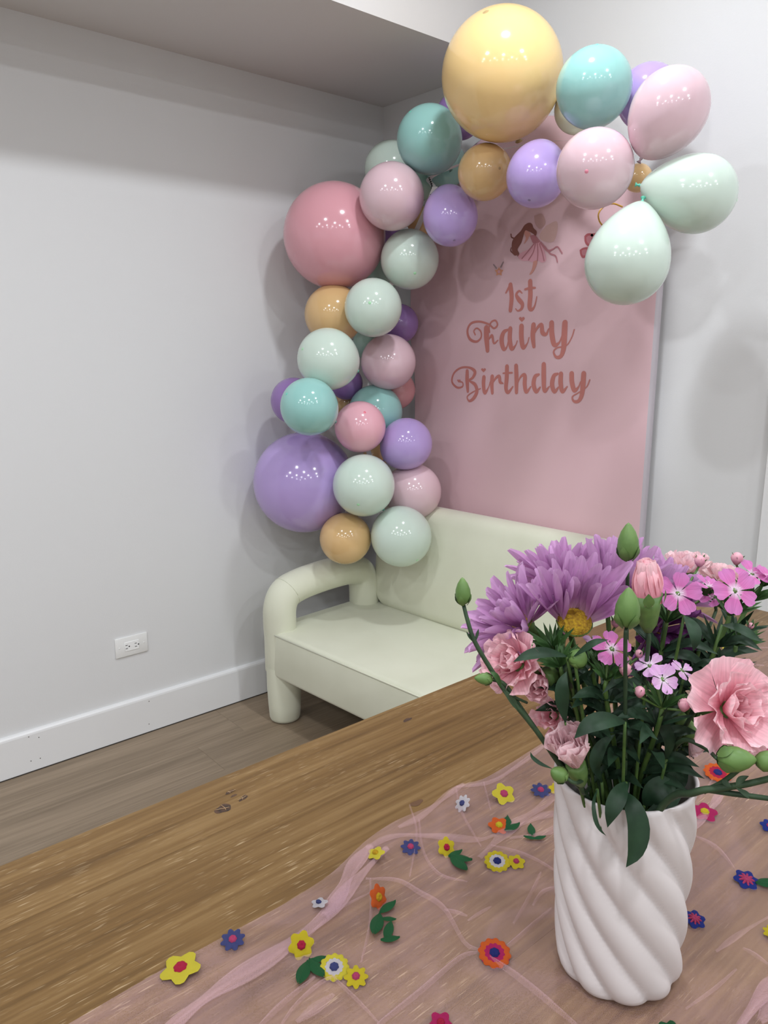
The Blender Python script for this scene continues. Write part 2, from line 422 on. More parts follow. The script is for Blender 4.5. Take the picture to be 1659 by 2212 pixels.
# ------------------------------------------------------------------ birthday backdrop
M_PINK = mat('backdrop_pink', (227, 192, 197), .7, .2, bump=(1200, .05), vary=(2.5, (224, 188, 194)))
M_SIDE = mat('backdrop_side', (190, 182, 188), .7, .2)
M_INK = mat('rose_ink', (200, 126, 118), .6)
YBAN = 2.088
bl = at_plane(887, 640, 1, YBAN); br = at_plane(1418, 630, 1, YBAN)
BX0, BX1 = bl.x, br.x; BR = (BX1-BX0)/2; BXC = (BX0+BX1)/2; BZA = 1.55
back = empty('birthday_backdrop', (BXC, YBAN, 0), None, 'pink arched fabric backdrop printed 1st Fairy Birthday behind the loveseat', 'backdrop')
def left_x(z):                           # the fabric's left edge pulls in below
    t = min(max((1.42-z)/.22, 0), 1); return -BR + .030*(t*t*(3-2*t))
outl = [(left_x(z), z) for z in (0.01, .4, .8, 1.1, 1.2, 1.26, 1.32, 1.38, 1.44, 1.5)]
outl += [(BR*math.cos(a), BZA+BR*math.sin(a)) for a in [PI-PI*k/40 for k in range(41)]]
outl += [(BR, .8), (BR, 0.01)]
fv = [(x, 0, z) for x, z in outl]; n = len(fv)
bm = bmesh.new(); f = bm.faces.new([bm.verts.new(v) for v in fv])
bm_obj('fabric_front', bm, M_PINK, back)
# side band: rounded fabric edge that wraps the frame
bm = bmesh.new(); rings = []
for dy, ins in ((0, 0), (.003, -.004), (.010, -.006), (.022, -.006), (.030, -.003)):
    ring = []
    for x, z in outl:
        c = Vector((0, 0, min(z, BZA))); d = Vector((x, 0, z))-Vector((0, 0, z if z < BZA else BZA)); d.normalize()
        ring.append(bm.verts.new((x-d.x*ins, dy, z-d.z*ins)))
    rings.append(ring)
for A, B in zip(rings, rings[1:]):
    for k in range(n-1): bm.faces.new((A[k], A[k+1], B[k+1], B[k]))
bm.faces.new(rings[-1])
bm_obj('side_band', bm, M_SIDE, back, smooth=True, sharp=50)
ORI = Vector((BXC, YBAN, 0))
def zpt(x, y, lift=.0008):               # point of the print, in the close-up's own grid
    p = at_plane(940+x*480/1659, 440+y*480/1659, 1, YBAN) - ORI
    return Vector((p.x, -lift, p.z))
KW = 480/1659/F_PX*2.66                  # stroke width to metres
def stroke_geo(V, Fc, pts, lift=.0008, n=None):
    P = [Vector((p[0], p[1], p[2])) for p in pts]
    P = catmull(P, n or 8*(len(P)-1)) if len(P) > 2 else [P[0].lerp(P[1], k/6) for k in range(7)]
    C = [zpt(p.x, p.y, lift+.0004*i/len(P)) for i, p in enumerate(P)]; Wd = [max(p.z*1.12, 9)*KW/2 for p in P]
    L = []
    for i in range(len(C)):
        t = C[min(i+1, len(C)-1)]-C[max(i-1, 0)]; t.normalize()
        nn = Vector((-t.z, 0, t.x)); b = len(V); V.append(C[i]+nn*Wd[i]); V.append(C[i]-nn*Wd[i]); L.append(b)
    for a, b in zip(L, L[1:]): Fc.append((a, a+1, b+1, b))
    for idx, sgn in ((0, -1), (-1, 1)):  # round caps
        i = idx if idx == 0 else len(C)-1
        t = (C[min(i+1, len(C)-1)]-C[max(i-1, 0)]).normalized()*sgn; nn = Vector((-t.z, 0, t.x))
        fan = []
        for k in range(9):
            a = -PI/2+PI*k/8; fan.append(len(V)); V.append(C[i]+nn*(Wd[i]*math.sin(a))+t*(Wd[i]*math.cos(a)))
        Fc.append(tuple(fan))
def heart(V, Fc, cx, cy, r):
    b = len(V)
    for k in range(24):
        a = 2*PI*k/24
        x = 16*math.sin(a)**3; y = 13*math.cos(a)-5*math.cos(2*a)-2*math.cos(3*a)-math.cos(4*a)
        V.append(zpt(cx+x*r/16, cy-y*r/16))
    Fc.append(tuple(range(b, b+24)))
LETTERS = [
 ([[(563,608,34),(572,700,34),(563,795,30)],[(563,605,20),(530,665,12)]],[]),
 ([[(650,668,8),(628,652,14),(607,680,20),(625,715,30),(652,750,28),(645,785,20),(618,800,10),(603,785,8)]],[]),
 ([[(710,582,34),(712,680,36),(706,770,34),(724,790,22),(745,760,12),(760,695,8)],[(672,640,14),(710,630,16),(748,628,12)]],[]),
 ([[(300,978,12),(290,950,11),(312,930,11),(342,955,12),(343,1000,13),(308,1030,16),(260,1010,20),(242,950,18),(268,895,16),(330,880,14),(400,900,13),(440,930,13),(466,905,13),(452,873,12),(422,882,12),(404,920,12),(408,960,10)],[(383,930,42),(385,1000,44),(392,1095,32)],[(404,1010,10),(426,985,20),(440,1042,14),(470,1020,8)]],[]),
 ([[(545,940,14),(512,962,30),(497,1020,38),(512,1083,30),(536,1070,12),(553,1000,9)],[(562,935,34),(558,1010,36),(572,1080,32),(600,1060,10),(614,1025,8)]],[]),
 ([[(645,917,38),(645,1000,38),(658,1072,32),(688,1045,10),(702,1000,8)]],[(648,862,22)]),
 ([[(735,907,36),(730,990,36),(738,1065,26)],[(735,985,8),(765,925,18),(795,905,26),(802,960,32),(830,975,20),(848,935,9)]],[]),
 ([[(870,892,36),(872,970,38),(890,1050,34),(925,1040,14),(952,980,10)],[(970,892,40),(965,990,42),(960,1080,36),(940,1138,26),(905,1145,18),(886,1105,12),(915,1075,10),(980,1060,8),(1020,1000,8),(1040,940,8)]],[]),
 ([[(175,1328,10),(205,1335,10),(205,1365,12),(165,1372,16),(127,1330,16),(142,1265,15),(195,1225,14),(260,1225,16),(298,1255,26),(282,1298,20),(255,1320,12),(298,1350,26),(313,1400,28),(290,1450,26),(256,1473,16),(241,1440,10),(280,1408,9),(340,1380,8)],[(240,1250,28),(240,1320,34),(245,1400,22)]],[(178,1322,13)]),
 ([[(365,1297,32),(362,1350,32),(372,1412,26),(400,1370,8),(412,1330,7)]],[(362,1242,18)]),
 ([[(427,1292,32),(424,1350,32),(428,1412,24)],[(425,1350,8),(455,1300,16),(480,1290,24),(486,1330,24),(508,1342,9)]],[]),
 ([[(537,1217,32),(535,1300,34),(530,1380,30),(547,1408,24),(582,1365,8)],[(508,1266,10),(540,1264,14),(576,1262,12)]],[]),
 ([[(605,1212,32),(608,1300,34),(608,1408,26)],[(612,1350,8),(640,1292,14),(670,1282,28),(670,1350,32),(682,1406,24),(716,1365,8)]],[]),
 ([[(775,1275,16),(747,1292,28),(736,1350,34),(756,1403,26),(786,1370,10)],[(812,1202,34),(812,1300,36),(818,1398,26),(854,1365,8)]],[]),
 ([[(915,1270,16),(887,1287,28),(874,1350,34),(892,1403,26),(922,1370,10)],[(940,1272,32),(938,1340,34),(952,1402,26),(988,1365,8)]],[]),
 ([[(1020,1270,34),(1022,1330,34),(1040,1393,30),(1070,1370,12),(1087,1330,8)],[(1110,1270,34),(1105,1350,36),(1095,1430,30),(1070,1474,22),(1036,1474,16),(1027,1440,10),(1070,1412,8),(1130,1370,8),(1156,1315,8)]],[]),
]
for strokes, hearts in LETTERS:
    V = []; Fc = []
    for k, s in enumerate(strokes): stroke_geo(V, Fc, s, .0008+.0002*k)
    for hx, hy, hr in hearts: heart(V, Fc, hx, hy, hr)
    link_mesh('letter', py_mesh('letter', V, Fc, False), back, M_INK)
def flat(name, polys, m, parent, lift):
    V = []; Fc = []
    for pl in polys:
        c = catmull([Vector((x, y, 0)) for x, y in pl]+[Vector((*pl[0], 0))], 4*len(pl))[:-1]
        b = len(V); V += [zpt(p.x, p.y, lift) for p in c]; Fc.append(tuple(range(b, b+len(c))))
    return link_mesh(name, py_mesh(name, V, Fc, False), parent, m)
m_hair = mat('print_brown', (136, 84, 74), .6); m_skin = mat('print_skin', (214, 152, 140), .6)
m_dress = mat('print_dress', (226, 168, 180), .6); m_fold = mat('print_fold', (188, 124, 132), .6)
m_wing = mat('print_wing', (204, 164, 160), .6); m_wing2 = mat('print_wing_pale', (212, 174, 168), .6)
m_org = mat('print_orange', (224, 156, 124), .6); m_gry = mat('print_grey', (160, 138, 140), .6); m_red = mat('print_rose', (176, 92, 98), .6)
fairy = flat('fairy_print', [[(735,292),(785,285),(812,340),(830,420),(800,440),(770,425),(740,440),(700,428),(650,425),(620,398),(640,368),(690,345),(722,315)]], m_dress, back, .0010)
flat('wing', [[(740,90),(798,76),(825,130),(815,165),(782,188),(748,150)]], m_wing, fairy, .0008)
flat('wing', [[(828,165),(905,130),(915,190),(892,272),(850,290),(792,270),(782,230)]], m_wing2, fairy, .0006)
flat('bodice', [[(708,238),(745,235),(770,262),(786,286),(738,296),(720,270)]], m_fold, fairy, .0013)
flat('face', [[(655,200),(690,203),(715,230),(702,246),(690,272),(664,302),(678,258),(668,230)]], m_skin, fairy, .0012)
flat('hair', [[(650,190),(670,160),(700,143),(725,152),(736,182),(760,208),(752,240),(735,226),(700,206),(676,200),(660,240),(645,290),(617,340),(628,372),(600,388),(580,368),(574,300),(590,258),(620,225),(640,205)]], m_hair, fairy, .0014)
flat('leg', [[(735,430),(765,425),(755,470),(728,518),(705,530),(724,488)]], m_skin, fairy, .0013)
V = []; Fc = []
for s in ([(790,292,14),(840,350,14),(880,340,9),(915,322,7),(950,370,6)],[(820,322,10),(860,372,9),(900,390,7),(915,435,6)]): stroke_geo(V, Fc, s, .0012)
link_mesh('sash_ribbon', py_mesh('sash_ribbon', V, Fc, False), fairy, m_fold)
V = []; Fc = []
for s in ([(750,300,5),(735,360,7),(700,420,6)],[(765,300,5),(768,370,7),(765,425,6)],[(780,300,5),(800,360,7),(815,425,6)],[(740,300,5),(700,350,6),(650,410,6)]): stroke_geo(V, Fc, s, .0012)
link_mesh('dress_fold', py_mesh('dress_fold', V, Fc, False), fairy, m_fold)
V = []; Fc = []
for s in ([(592,260,7),(572,250,6),(568,228,5)],[(585,372,8),(566,352,6),(570,330,5)],[(612,350,8),(625,372,6),(618,390,5)]): stroke_geo(V, Fc, s, .0013)
link_mesh('hair_curl', py_mesh('hair_curl', V, Fc, False), fairy, m_hair)
fl = flat('flower_print', [[(478+20*math.cos(a)*1.0*(1.65 if k % 2 == 0 else 1.0), 508+20*math.sin(a)*(1.75 if k % 2 == 0 else 1.0)) for k, a in enumerate([PI*q/5-PI/2 for q in range(10)])]], m_org, back, .0010)
flat('flower_eye', [[(478+10*math.cos(a), 508+12*math.sin(a)) for a in [PI*q/4 for q in range(8)]]], m_dress, fl, .0013)
for s in ([(458,482,10),(438,455,7)], [(492,472,12),(510,436,7)]):
    V = []; Fc = []; stroke_geo(V, Fc, s, .0009); link_mesh('leaf_print', py_mesh('leaf_print', V, Fc, False), fl, m_gry)
bf = flat('butterfly_print', [[(1150,320),(1178,330),(1190,400),(1176,410)]], m_hair, back, .0012)
for s in (0, 1):
    mx = lambda q: [(x if s == 0 else 2344-x, y) for x, y in q]
    flat('wing', [mx([(1115,242),(1140,222),(1180,230),(1186,290),(1152,320),(1120,290)])], m_red, bf, .0009)
    flat('wing', [mx([(1080,345),(1110,328),(1150,330),(1150,385),(1105,405),(1085,380)])], m_red, bf, .0009)
    flat('wing_mark', [mx([(1130,252),(1145,240),(1170,246),(1172,285),(1152,302),(1134,282)])], m_fold, bf, .0011)
    flat('wing_mark', [mx([(1096,350),(1115,342),(1138,345),(1138,375),(1110,388),(1098,375)])], m_fold, bf, .0011)
# stand feet of the frame (behind the sofa)
for x in (-BR+.08, BR-.08): box_obj('stand_foot', (x-.015, x+.015, -.010, .028, 0, .012), mat('stand_white', (225, 225, 225), .4), back)

# ------------------------------------------------------------------ balloons
BAL = {'peach': (240, 206, 144), 'orange': (214, 178, 126), 'teal': (152, 202, 196), 'pink': (234, 178, 190), 'palepink': (220, 190, 198), 'rose': (220, 160, 170),
       'lilac': (184, 160, 216), 'purple': (150, 118, 178), 'mint': (203, 219, 207), 'cream': (226, 230, 200), 'green': (170, 205, 190), 'coral': (206, 150, 152)}
def balloon_mat(k):
    m = mat('latex_'+k, BAL[k], .12, .6, sub=.12); return m
def knot_mat(k):
    c = BAL[k]; return mat('latex_knot_'+k, tuple(int(v*.72) for v in c) if k != 'mint' else (96, 190, 165), .3)
def tip_mat(k):
    c = BAL[k]; t = {'mint': (170, 222, 178), 'teal': (110, 212, 190), 'pink': (236, 120, 140), 'palepink': (226, 140, 160)}
    return mat('latex_tip_'+k, t.get(k, tuple(int(v*.78) for v in c)), .3)
def balloon_profile(e, p, L):
    pr = []
    for k in range(37):
        t = PI*k/36; z = math.cos(t); r = math.sin(t)
        if z < 0:
            s = -z; z = -(s*(1+e)); r = r*(1-p*s*s)
        if z > 0: z *= L
        pr.append((max(r, 0.0), z))
    pr[0] = (0, pr[0][1]); pr[-1] = (.03, pr[-1][1]-.02)
    return list(reversed(pr))
SHAPES = {'plump': (0.48, .32, 1.0), 'round': (0.10, .10, 1.0), 'oval': (0.30, .15, 1.06), 'tear': (0.70, .46, 1.0), 'ball': (.04, .04, 1.0)}
BODY = {k: lathe_mesh('balloon_body_'+k, balloon_profile(*v), 48) for k, v in SHAPES.items()}
KNOT = lathe_mesh('balloon_knot', [(0, 0), (.032, -.005), (.045, -.03), (.04, -.055), (.024, -.075), (.03, -.10), (.062, -.135), (.066, -.145), (.055, -.14), (.0, -.10)], 16)
TIP = lathe_mesh('balloon_tip', [(0, .012), (.022, .010), (.040, .003), (.055, -.004)], 16)
def body_for(shape, k):
    key = shape+k
    if key not in BODY:
        me = BODY[shape].copy(); me.materials.clear(); me.materials.append(balloon_mat(k)); BODY[key] = me
    return BODY[key]
KM = {}
def balloon(name, P, R, colr, shape, axis, label, tip=True, group='balloons of the garland'):
    """axis: direction of the tip (away from the knot), in camera frame"""
    a = cam_dir(*axis)
    e = SHAPES[shape][0]; L = SHAPES[shape][2]
    o = empty(name, P, frame_z(a), label, 'balloon', group); o.scale = (R, R, R)
    bd = link_mesh('body', body_for(shape, colr), o)
    bd.location = (0, 0, (e-(L-1))/2)
    for nm, me, km, z in (('knot', KNOT, knot_mat(colr), -(1+e)), ('tip', TIP, tip_mat(colr), L)):
        if nm == 'tip' and not tip: continue
        kk = (nm, colr)
        if kk not in KM:
            q = me.copy(); q.materials.clear(); q.materials.append(km); KM[kk] = q
        c = link_mesh(nm, KM[kk], o); c.location = (0, 0, z+(e-(L-1))/2)
    return o
# name key: centre (m), radius, colour, shape, tip direction (right, up, toward viewer), label, tip dot seen
GARLAND = [
 ((-1.565,1.793,2.093),.168,'peach','ball',(-.35,.55,.7),'huge round peach balloon at the very top of the garland',True),
 ((-1.247,1.775,1.987),.093,'teal','ball',(-.08,.75,.6),'bright aqua balloon right of the huge peach balloon',True),
 ((-1.025,1.748,1.876),.087,'palepink','oval',(.45,.8,.25),'egg-shaped pale pink balloon, the topmost one at the right end',False),
 ((-1.200,1.950,1.987),.080,'lilac','round',(0,1,0),'lilac balloon half hidden behind the aqua and egg-shaped pale pink balloons',False),
 ((-1.159,1.672,1.770),.091,'palepink','ball',(-.43,-.42,.8),'round pale pink balloon with a rosy dot below the bright aqua balloon',True),
 ((-1.438,1.804,1.823),.082,'lilac','oval',(-.28,-.9,.3),'pearly lilac egg-shaped balloon under the huge peach balloon',True),
 ((-1.652,1.825,1.860),.080,'orange','round',(.40,-.24,.85),'small amber balloon hanging directly under the huge peach balloon',True),
 ((-1.905,1.843,1.998),.104,'teal','ball',(-.6,.55,.55),'grey-aqua balloon at the left shoulder of the arch beside the soffit',True),
 ((-1.807,1.841,1.762),.086,'lilac','oval',(.1,-.93,.35),'lilac oval balloon over the upper left corner of the pink backdrop',True),
 ((-1.985,1.752,1.828),.105,'palepink','ball',(0,.1,1),'very pale pink balloon overlapping the huge rose balloon',False),
 ((-2.222,1.960,1.973),.097,'mint','round',(0,.5,.5),'pale mint balloon peeking out in the corner behind the very pale pink one',False),
 ((-2.235,1.711,1.727),.177,'rose','ball',(-.3,.3,.9),'huge rose pink balloon at the left of the arch',False),
 ((-2.014,1.860,1.645),.099,'mint','ball',(.15,-.69,.7),'off-white mint balloon touching the lower right of the huge rose balloon',True),
 ((-2.034,1.714,1.481),.096,'mint','ball',(-.1,-.1,1),'off-white mint balloon below the huge rose one, right of the tan balloon',True),
 ((-2.224,1.695,1.463),.103,'orange','round',(-.2,-.1,1),'tan amber balloon tucked beneath the huge rose balloon',False),
 ((-2.073,1.556,1.312),.101,'mint','round',(-.75,.2,.6),'off-white mint balloon beneath the tan amber one, bulging to the right',True),
 ((-2.130,1.866,1.299),.099,'palepink','ball',(0,0,1),'pale pink balloon beside the left edge of the backdrop at mid height',False),
 ((-2.036,1.449,1.163),.092,'teal','round',(-.7,.35,.6),'aqua balloon with a green dot above the huge lilac balloon',True),
 ((-2.312,1.579,1.163),.083,'purple','round',(-.5,0,.5),'purple balloon against the left wall behind the dotted aqua balloon',False),
 ((-2.177,1.841,1.113),.100,'teal','round',(.3,.7,.3),'dull aqua balloon half hidden behind the small pink balloon',False),
 ((-2.076,1.688,1.080),.089,'pink','ball',(.2,.45,.85),'small pink balloon with a rosy dot in the lower garland',True),
 ((-2.017,1.849,1.012),.092,'lilac','round',(.7,.5,.3),'smaller lilac balloon lying against the left edge of the backdrop',False),
 ((-2.295,1.602,.868),.184,'lilac','ball',(-.5,-.5,.6),'huge lilac balloon resting against the left wall',False),
 ((-2.019,1.657,.887),.107,'mint','ball',(-.15,-.62,.75),'off-white mint balloon in front of the huge lilac balloon',True),
 ((-2.031,1.895,.834),.103,'palepink','round',(.8,-.1,.4),'dusty pale pink balloon resting on the top of the sofa back',False),
 ((-2.105,1.641,.684),.092,'orange','ball',(0,-.2,1),'amber balloon resting just above the sofa arm',False),
 ((-1.950,1.768,.701),.107,'mint','ball',(.5,-.75,.4),'lowest off-white mint balloon leaning on the front of the sofa back',True),
 ((-.970,1.770,1.702),.087,'mint','plump',(.85,-.25,.25),'sideways greenish white balloon with a green tied neck at far right',True),
 ((-1.0252,1.632,1.570),.094,'mint','tear',(-.28,-.92,.2),'teardrop-shaped off-white balloon hanging lowest at the right',False),
 ((-1.920,1.988,2.095),.073,'purple','round',(-.5,.5,0),'purple balloon hidden behind the left side of the huge peach balloon',False),
 ((-1.431,1.965,2.009),.066,'cream','round',(0,0,1),'pale yellow-green balloon behind the bright aqua balloon',False),
 ((-1.971,1.985,1.951),.072,'teal','round',(0,0,1),'dark aqua balloon behind the grey-aqua and small amber balloons',False),
 ((-2.092,1.974,1.907),.055,'green','round',(0,0,1),'small green balloon behind the dotted plastic strip',False),
 ((-2.109,1.999,1.792),.050,'orange','round',(0,0,1),'small orange balloon behind the lilac oval and very pale pink balloons',False),
 ((-2.208,1.987,1.437),.073,'purple','round',(0,0,1),'purple balloon squeezed in beside the left edge of the backdrop',False),
 ((-2.323,1.938,1.365),.064,'green','round',(0,0,1),'small green balloon in the gap right of the tan amber balloon',False),
 ((-2.206,1.970,1.192),.074,'coral','round',(0,0,1),'coral balloon deep behind the pale pink one at mid height',False),
 ((-2.365,1.864,1.137),.065,'orange','round',(0,0,1),'orange balloon deep between the two aqua balloons',False),
 ((-2.297,1.803,1.219),.062,'purple','round',(0,0,1),'purple balloon deep below the bulging off-white mint balloon',False),
 ((-1.218,1.954,1.795),.037,'orange','round',(0,0,1),'little orange balloon peeking out left of the green tied neck',False),
 ((-2.317,2.000,1.618),.064,'green','round',(0,0,1),'green balloon behind the lower right of the huge rose balloon',False),
 ((-2.293,2.000,1.757),.056,'purple','round',(0,0,1),'dark purple balloon behind the right side of the huge rose balloon',False),
 ((-2.328,1.974,.926),.052,'orange','round',(0,0,1),'little orange balloon deep behind the smaller lilac balloon',False),
]
for P, R, k, sh, ax, lb, tp in GARLAND: balloon('balloon', P, R, k, sh, ax, lb, tp)
# white garland strip that the balloons are threaded on, with punched holes, and a curl of yellow ribbon
M_STRIP = mat('strip_plastic', (232, 232, 230), .2)
SO = Vector((-1.93, 1.93, 1.88))
st = empty('garland_strip', SO, None, 'white plastic strip with punched black holes running behind the balloons', 'strip')
a = at_depth(927, 384, 2.55); b = at_depth(936, 420, 2.55)
pts = catmull([(-1.2,1.90,1.84),(-1.45,1.95,1.93),(-1.70,1.95,1.95),(-1.85,1.93,1.93), a+RT*.004, (a+b)/2+RT*.006, b-RT*.004, (-2.12,1.93,1.66),(-2.2,1.90,1.5),(-2.2,1.87,1.3),(-2.2,1.80,1.1),(-2.12,1.79,.9),(-2.06,1.77,.76)], 130)
V = []; Fc = []
for i, p in enumerate(pts):
    q = p-SO; V += [q-RT*.009, q+RT*.009, q+RT*.009+FW*.001, q-RT*.009+FW*.001]
    if i:
        j = (i-1)*4
        for k in range(4): Fc.append((j+k, j+(k+1) % 4, j+4+(k+1) % 4, j+4+k))
Fc += [(0, 1, 2, 3), tuple(len(V)-4+k for k in (3, 2, 1, 0))]
link_mesh('strip_band', py_mesh('strip_band', V, Fc, False), st, M_STRIP)
dot = lathe_mesh('hole', [(0, .0006), (.0030, .0006), (.0032, 0)], 10)
for i in range(9):
    o = link_mesh('hole', dot, st, mat('strip_hole', (25, 25, 25), .6)); p = catmull([a+RT*.004, (a+b)/2+RT*.006, b-RT*.004], 8)[i]; o.location = p-SO-RT*.004-FW*.0006
    o.rotation_mode = 'QUATERNION'; o.rotation_quaternion = frame_z(-FW)
tag(tube_obj('curling_ribbon', [at_depth(x, y, 1.98) for x, y in ((1345,447),(1325,440),(1305,446),(1293,462),(1296,480),(1310,492),(1330,494))], .0022, mat('yellow_ribbon', (222, 168, 70), .35), None, 6, n=36),
    'thin curl of yellow ribbon in front of the backdrop beside the teardrop balloon', 'ribbon')

# ------------------------------------------------------------------ table
M_OAK = wood_mat('table_oak', (86, 63, 34), (106, 80, 46), (124, 98, 62), 26, .38, pores=(186, 164, 130), bump=.3)
TX0, TX1, TY0, TY1 = -0.912, 0.06, -0.75, 1.79
table = empty('dining_table', ((TX0+TX1)/2, (TY0+TY1)/2, 0), None, 'brown oak table with knots and pale grain in the foreground', 'table')
TC = Vector(((TX0+TX1)/2, (TY0+TY1)/2, 0))
seams = [TX0, -.797, -.60, -.415, -.22, -.06, TX1]
boards = []
for a, b in zip(seams, seams[1:]):
    bm = bmesh.new(); box(bm, a+.0001, b-.0001, TY0, TY1, TAB_Z-.032, TAB_Z)
    bmesh.ops.bevel(bm, geom=[e for e in bm.edges if (a == TX0 and all(abs(v.co.x-a-.0001) < 1e-5 for v in e.verts) and all(v.co.z > TAB_Z-.001 for v in e.verts))], offset=.004, segments=2, affect='EDGES')
    bmesh.ops.translate(bm, vec=-TC, verts=bm.verts)
    boards.append(bm_obj('board', bm, M_OAK, table))
for x in (TX0+.07, TX1-.07):
    for y in (TY0+.12, TY1-.12):
        bm = bmesh.new(); box(bm, x-.035-TC.x, x+.035-TC.x, y-.035-TC.y, y+.035-TC.y, 0, TAB_Z-.11)
        bmesh.ops.bevel(bm, geom=bm.edges[:], offset=.004, segments=1, affect='EDGES'); bm_obj('leg', bm, M_OAK, table)
for d in ((TX0+.05, TX1-.05, TY0+.10, TY0+.125), (TX0+.05, TX1-.05, TY1-.125, TY1-.10), (TX0+.05, TX0+.075, TY0+.125, TY1-.125), (TX1-.075, TX1-.05, TY0+.125, TY1-.125)):
    box_obj('apron', (d[0]-TC.x, d[1]-TC.x, d[2]-TC.y, d[3]-TC.y, TAB_Z-.112, TAB_Z-.032), M_OAK, table)
# knots: dark filled ovals with a darker halo, cracked
M_KNOT = mat('knot_dark', (46, 34, 28), .5, vary=(160, (84, 60, 44))); M_HALO = mat('knot_halo', (104, 70, 38), .45, vary=(90, (128, 90, 50)))
M_CRACK = mat('knot_crack', (170, 140, 104), .6)
def oval(name, cx, cy, rx, ry, z, rot, m, parent, wob=.12):
    V = [(cx, cy, z)]; 
    for k in range(20):
        a = 2*PI*k/20; r = 1+wob*math.sin(3*a+cx*90)+wob*.6*math.sin(5*a+cy*70)
        x = rx*r*math.cos(a); y = ry*r*math.sin(a); V.append((cx+x*math.cos(rot)-y*math.sin(rot), cy+x*math.sin(rot)+y*math.cos(rot), z-.0004))
    return link_mesh(name, py_mesh(name, V, [(0, 1+k, 1+(k+1) % 20) for k in range(20)]), parent, m)
for px, py, rx, ry, rot, cr in ((482, 1747, .0085, .0125, .2, 1), (526, 1724, .0035, .0085, .4, 1), (497, 1711, .0030, .0080, .1, 1), (505, 1719, .0022, .005, .1, 0), (880, 1555, .0040, .0100, .1, 0), (900, 1735, .0060, .0120, 0, 0)):
    p = at_plane(px, py, 2, TAB_Z)-TC
    bo = boards[0] if p.x+TC.x < -.797 else boards[1]
    if px == 900: oval('knot', p.x, p.y, .005, .011, TAB_Z+.0008, rot, mat('knot_soft', (88, 60, 36), .5), bo); continue
    k = oval('knot', p.x, p.y, rx, ry, TAB_Z+.0006, rot, M_KNOT, bo)
    if cr:
        for q in range(2):
            aa = rot+random.uniform(-.6, .6)+q*1.4; d = Vector((math.cos(aa)*rx*.8, math.sin(aa)*ry*.8, 0)); c = Vector((p.x+random.uniform(-.2,.2)*rx, p.y+random.uniform(-.3,.3)*ry, TAB_Z+.0009))
            tube_obj('crack', [c-d, c+Vector((.0006, .001, 0)), c+d], .0004, M_CRACK, k, 4, n=6)

# ------------------------------------------------------------------ tulle runner
def tulle_mat():
    m = bpy.data.materials.new('pink_tulle'); m.use_nodes = True; nt = m.node_tree; N = nt.nodes.new; L = nt.links.new
    nt.nodes.remove(nt.nodes['Principled BSDF']); out = nt.nodes['Material Output']
    df = N('ShaderNodeBsdfDiffuse'); df.inputs[0].default_value = srgb((238, 200, 208))
    tl = N('ShaderNodeBsdfTranslucent'); tl.inputs[0].default_value = srgb((238, 200, 208))
    m1 = N('ShaderNodeMixShader'); m1.inputs[0].default_value = .35; L(df.outputs[0], m1.inputs[1]); L(tl.outputs[0], m1.inputs[2])
    tp = N('ShaderNodeBsdfTransparent'); tp.inputs[0].default_value = (1, 1, 1, 1)
    tc = N('ShaderNodeTexCoord'); mp = N('ShaderNodeMapping'); mp.inputs['Rotation'].default_value = (0, 0, .6); mp.inputs['Scale'].default_value = (640, 640, 640)
    L(tc.outputs['Object'], mp.inputs[0])
    vo = N('ShaderNodeTexVoronoi'); vo.feature = 'DISTANCE_TO_EDGE'; vo.inputs['Scale'].default_value = 1.0; vo.inputs['Randomness'].default_value = .25
    L(mp.outputs[0], vo.inputs['Vector'])
    mr = N('ShaderNodeMapRange'); mr.inputs[1].default_value = .05; mr.inputs[2].default_value = .30; mr.inputs[3].default_value = .22; mr.inputs[4].default_value = .06
    L(vo.outputs['Distance'], mr.inputs[0])
    m2 = N('ShaderNodeMixShader'); L(mr.outputs[0], m2.inputs[0]); L(tp.outputs[0], m2.inputs[1]); L(m1.outputs[0], m2.inputs[2]); L(m2.outputs[0], out.inputs[0])
    return m
M_TULLE = tulle_mat()
def tp2(px, py): 
    p = at_plane(px, py, 2, TAB_Z+.003); return Vector((p.x, p.y))
LEFT = [(-.640,-.70),(-.63,-.2),(-.632,.05)] + [tuple(tp2(*q)) for q in ((145,2212),(330,2105),(470,2030),(600,1962),(690,1905),(735,1868),(790,1815),(850,1775),(940,1735),(985,1697),(1040,1683),(1100,1650),(1180,1600))] + [(-.668,1.1),(-.66,1.3),(-.655,1.5),(-.66,1.79)]
LEFT = catmull([Vector((x, y, 0)) for x, y in LEFT], 160)
def left_at(y):
    for a, b in zip(LEFT, LEFT[1:]):
        if a.y <= y <= b.y: return a.x+(b.x-a.x)*(y-a.y)/max(b.y-a.y, 1e-6)
    return LEFT[-1].x if y > 0 else LEFT[0].x
def right_at(y): return -.185+.012*math.sin(y*9)+.006*math.sin(y*23)
def tz(x, y):                            # soft wrinkles of the cloth above the table
    v = Vector((x*9, y*6, 1.7)); w = Vector((x*26, y*17, 5.1))
    return TAB_Z+.0022+.0040*max(0, noise.noise(v)+.12)**1.5+.0008*abs(noise.noise(w))
V = []; Fc = []; NX, NY = 90, 260; y0, y1 = -.70, 1.785
for j in range(NY+1):
    y = y0+(y1-y0)*j/NY; xa, xb = left_at(y), right_at(y)
    for i in range(NX+1):
        x = xa+(xb-xa)*i/NX; V.append((x, y, tz(x, y)))
for j in range(NY):
    for i in range(NX):
        a = j*(NX+1)+i; Fc.append((a, a+1, a+NX+2, a+NX+1))
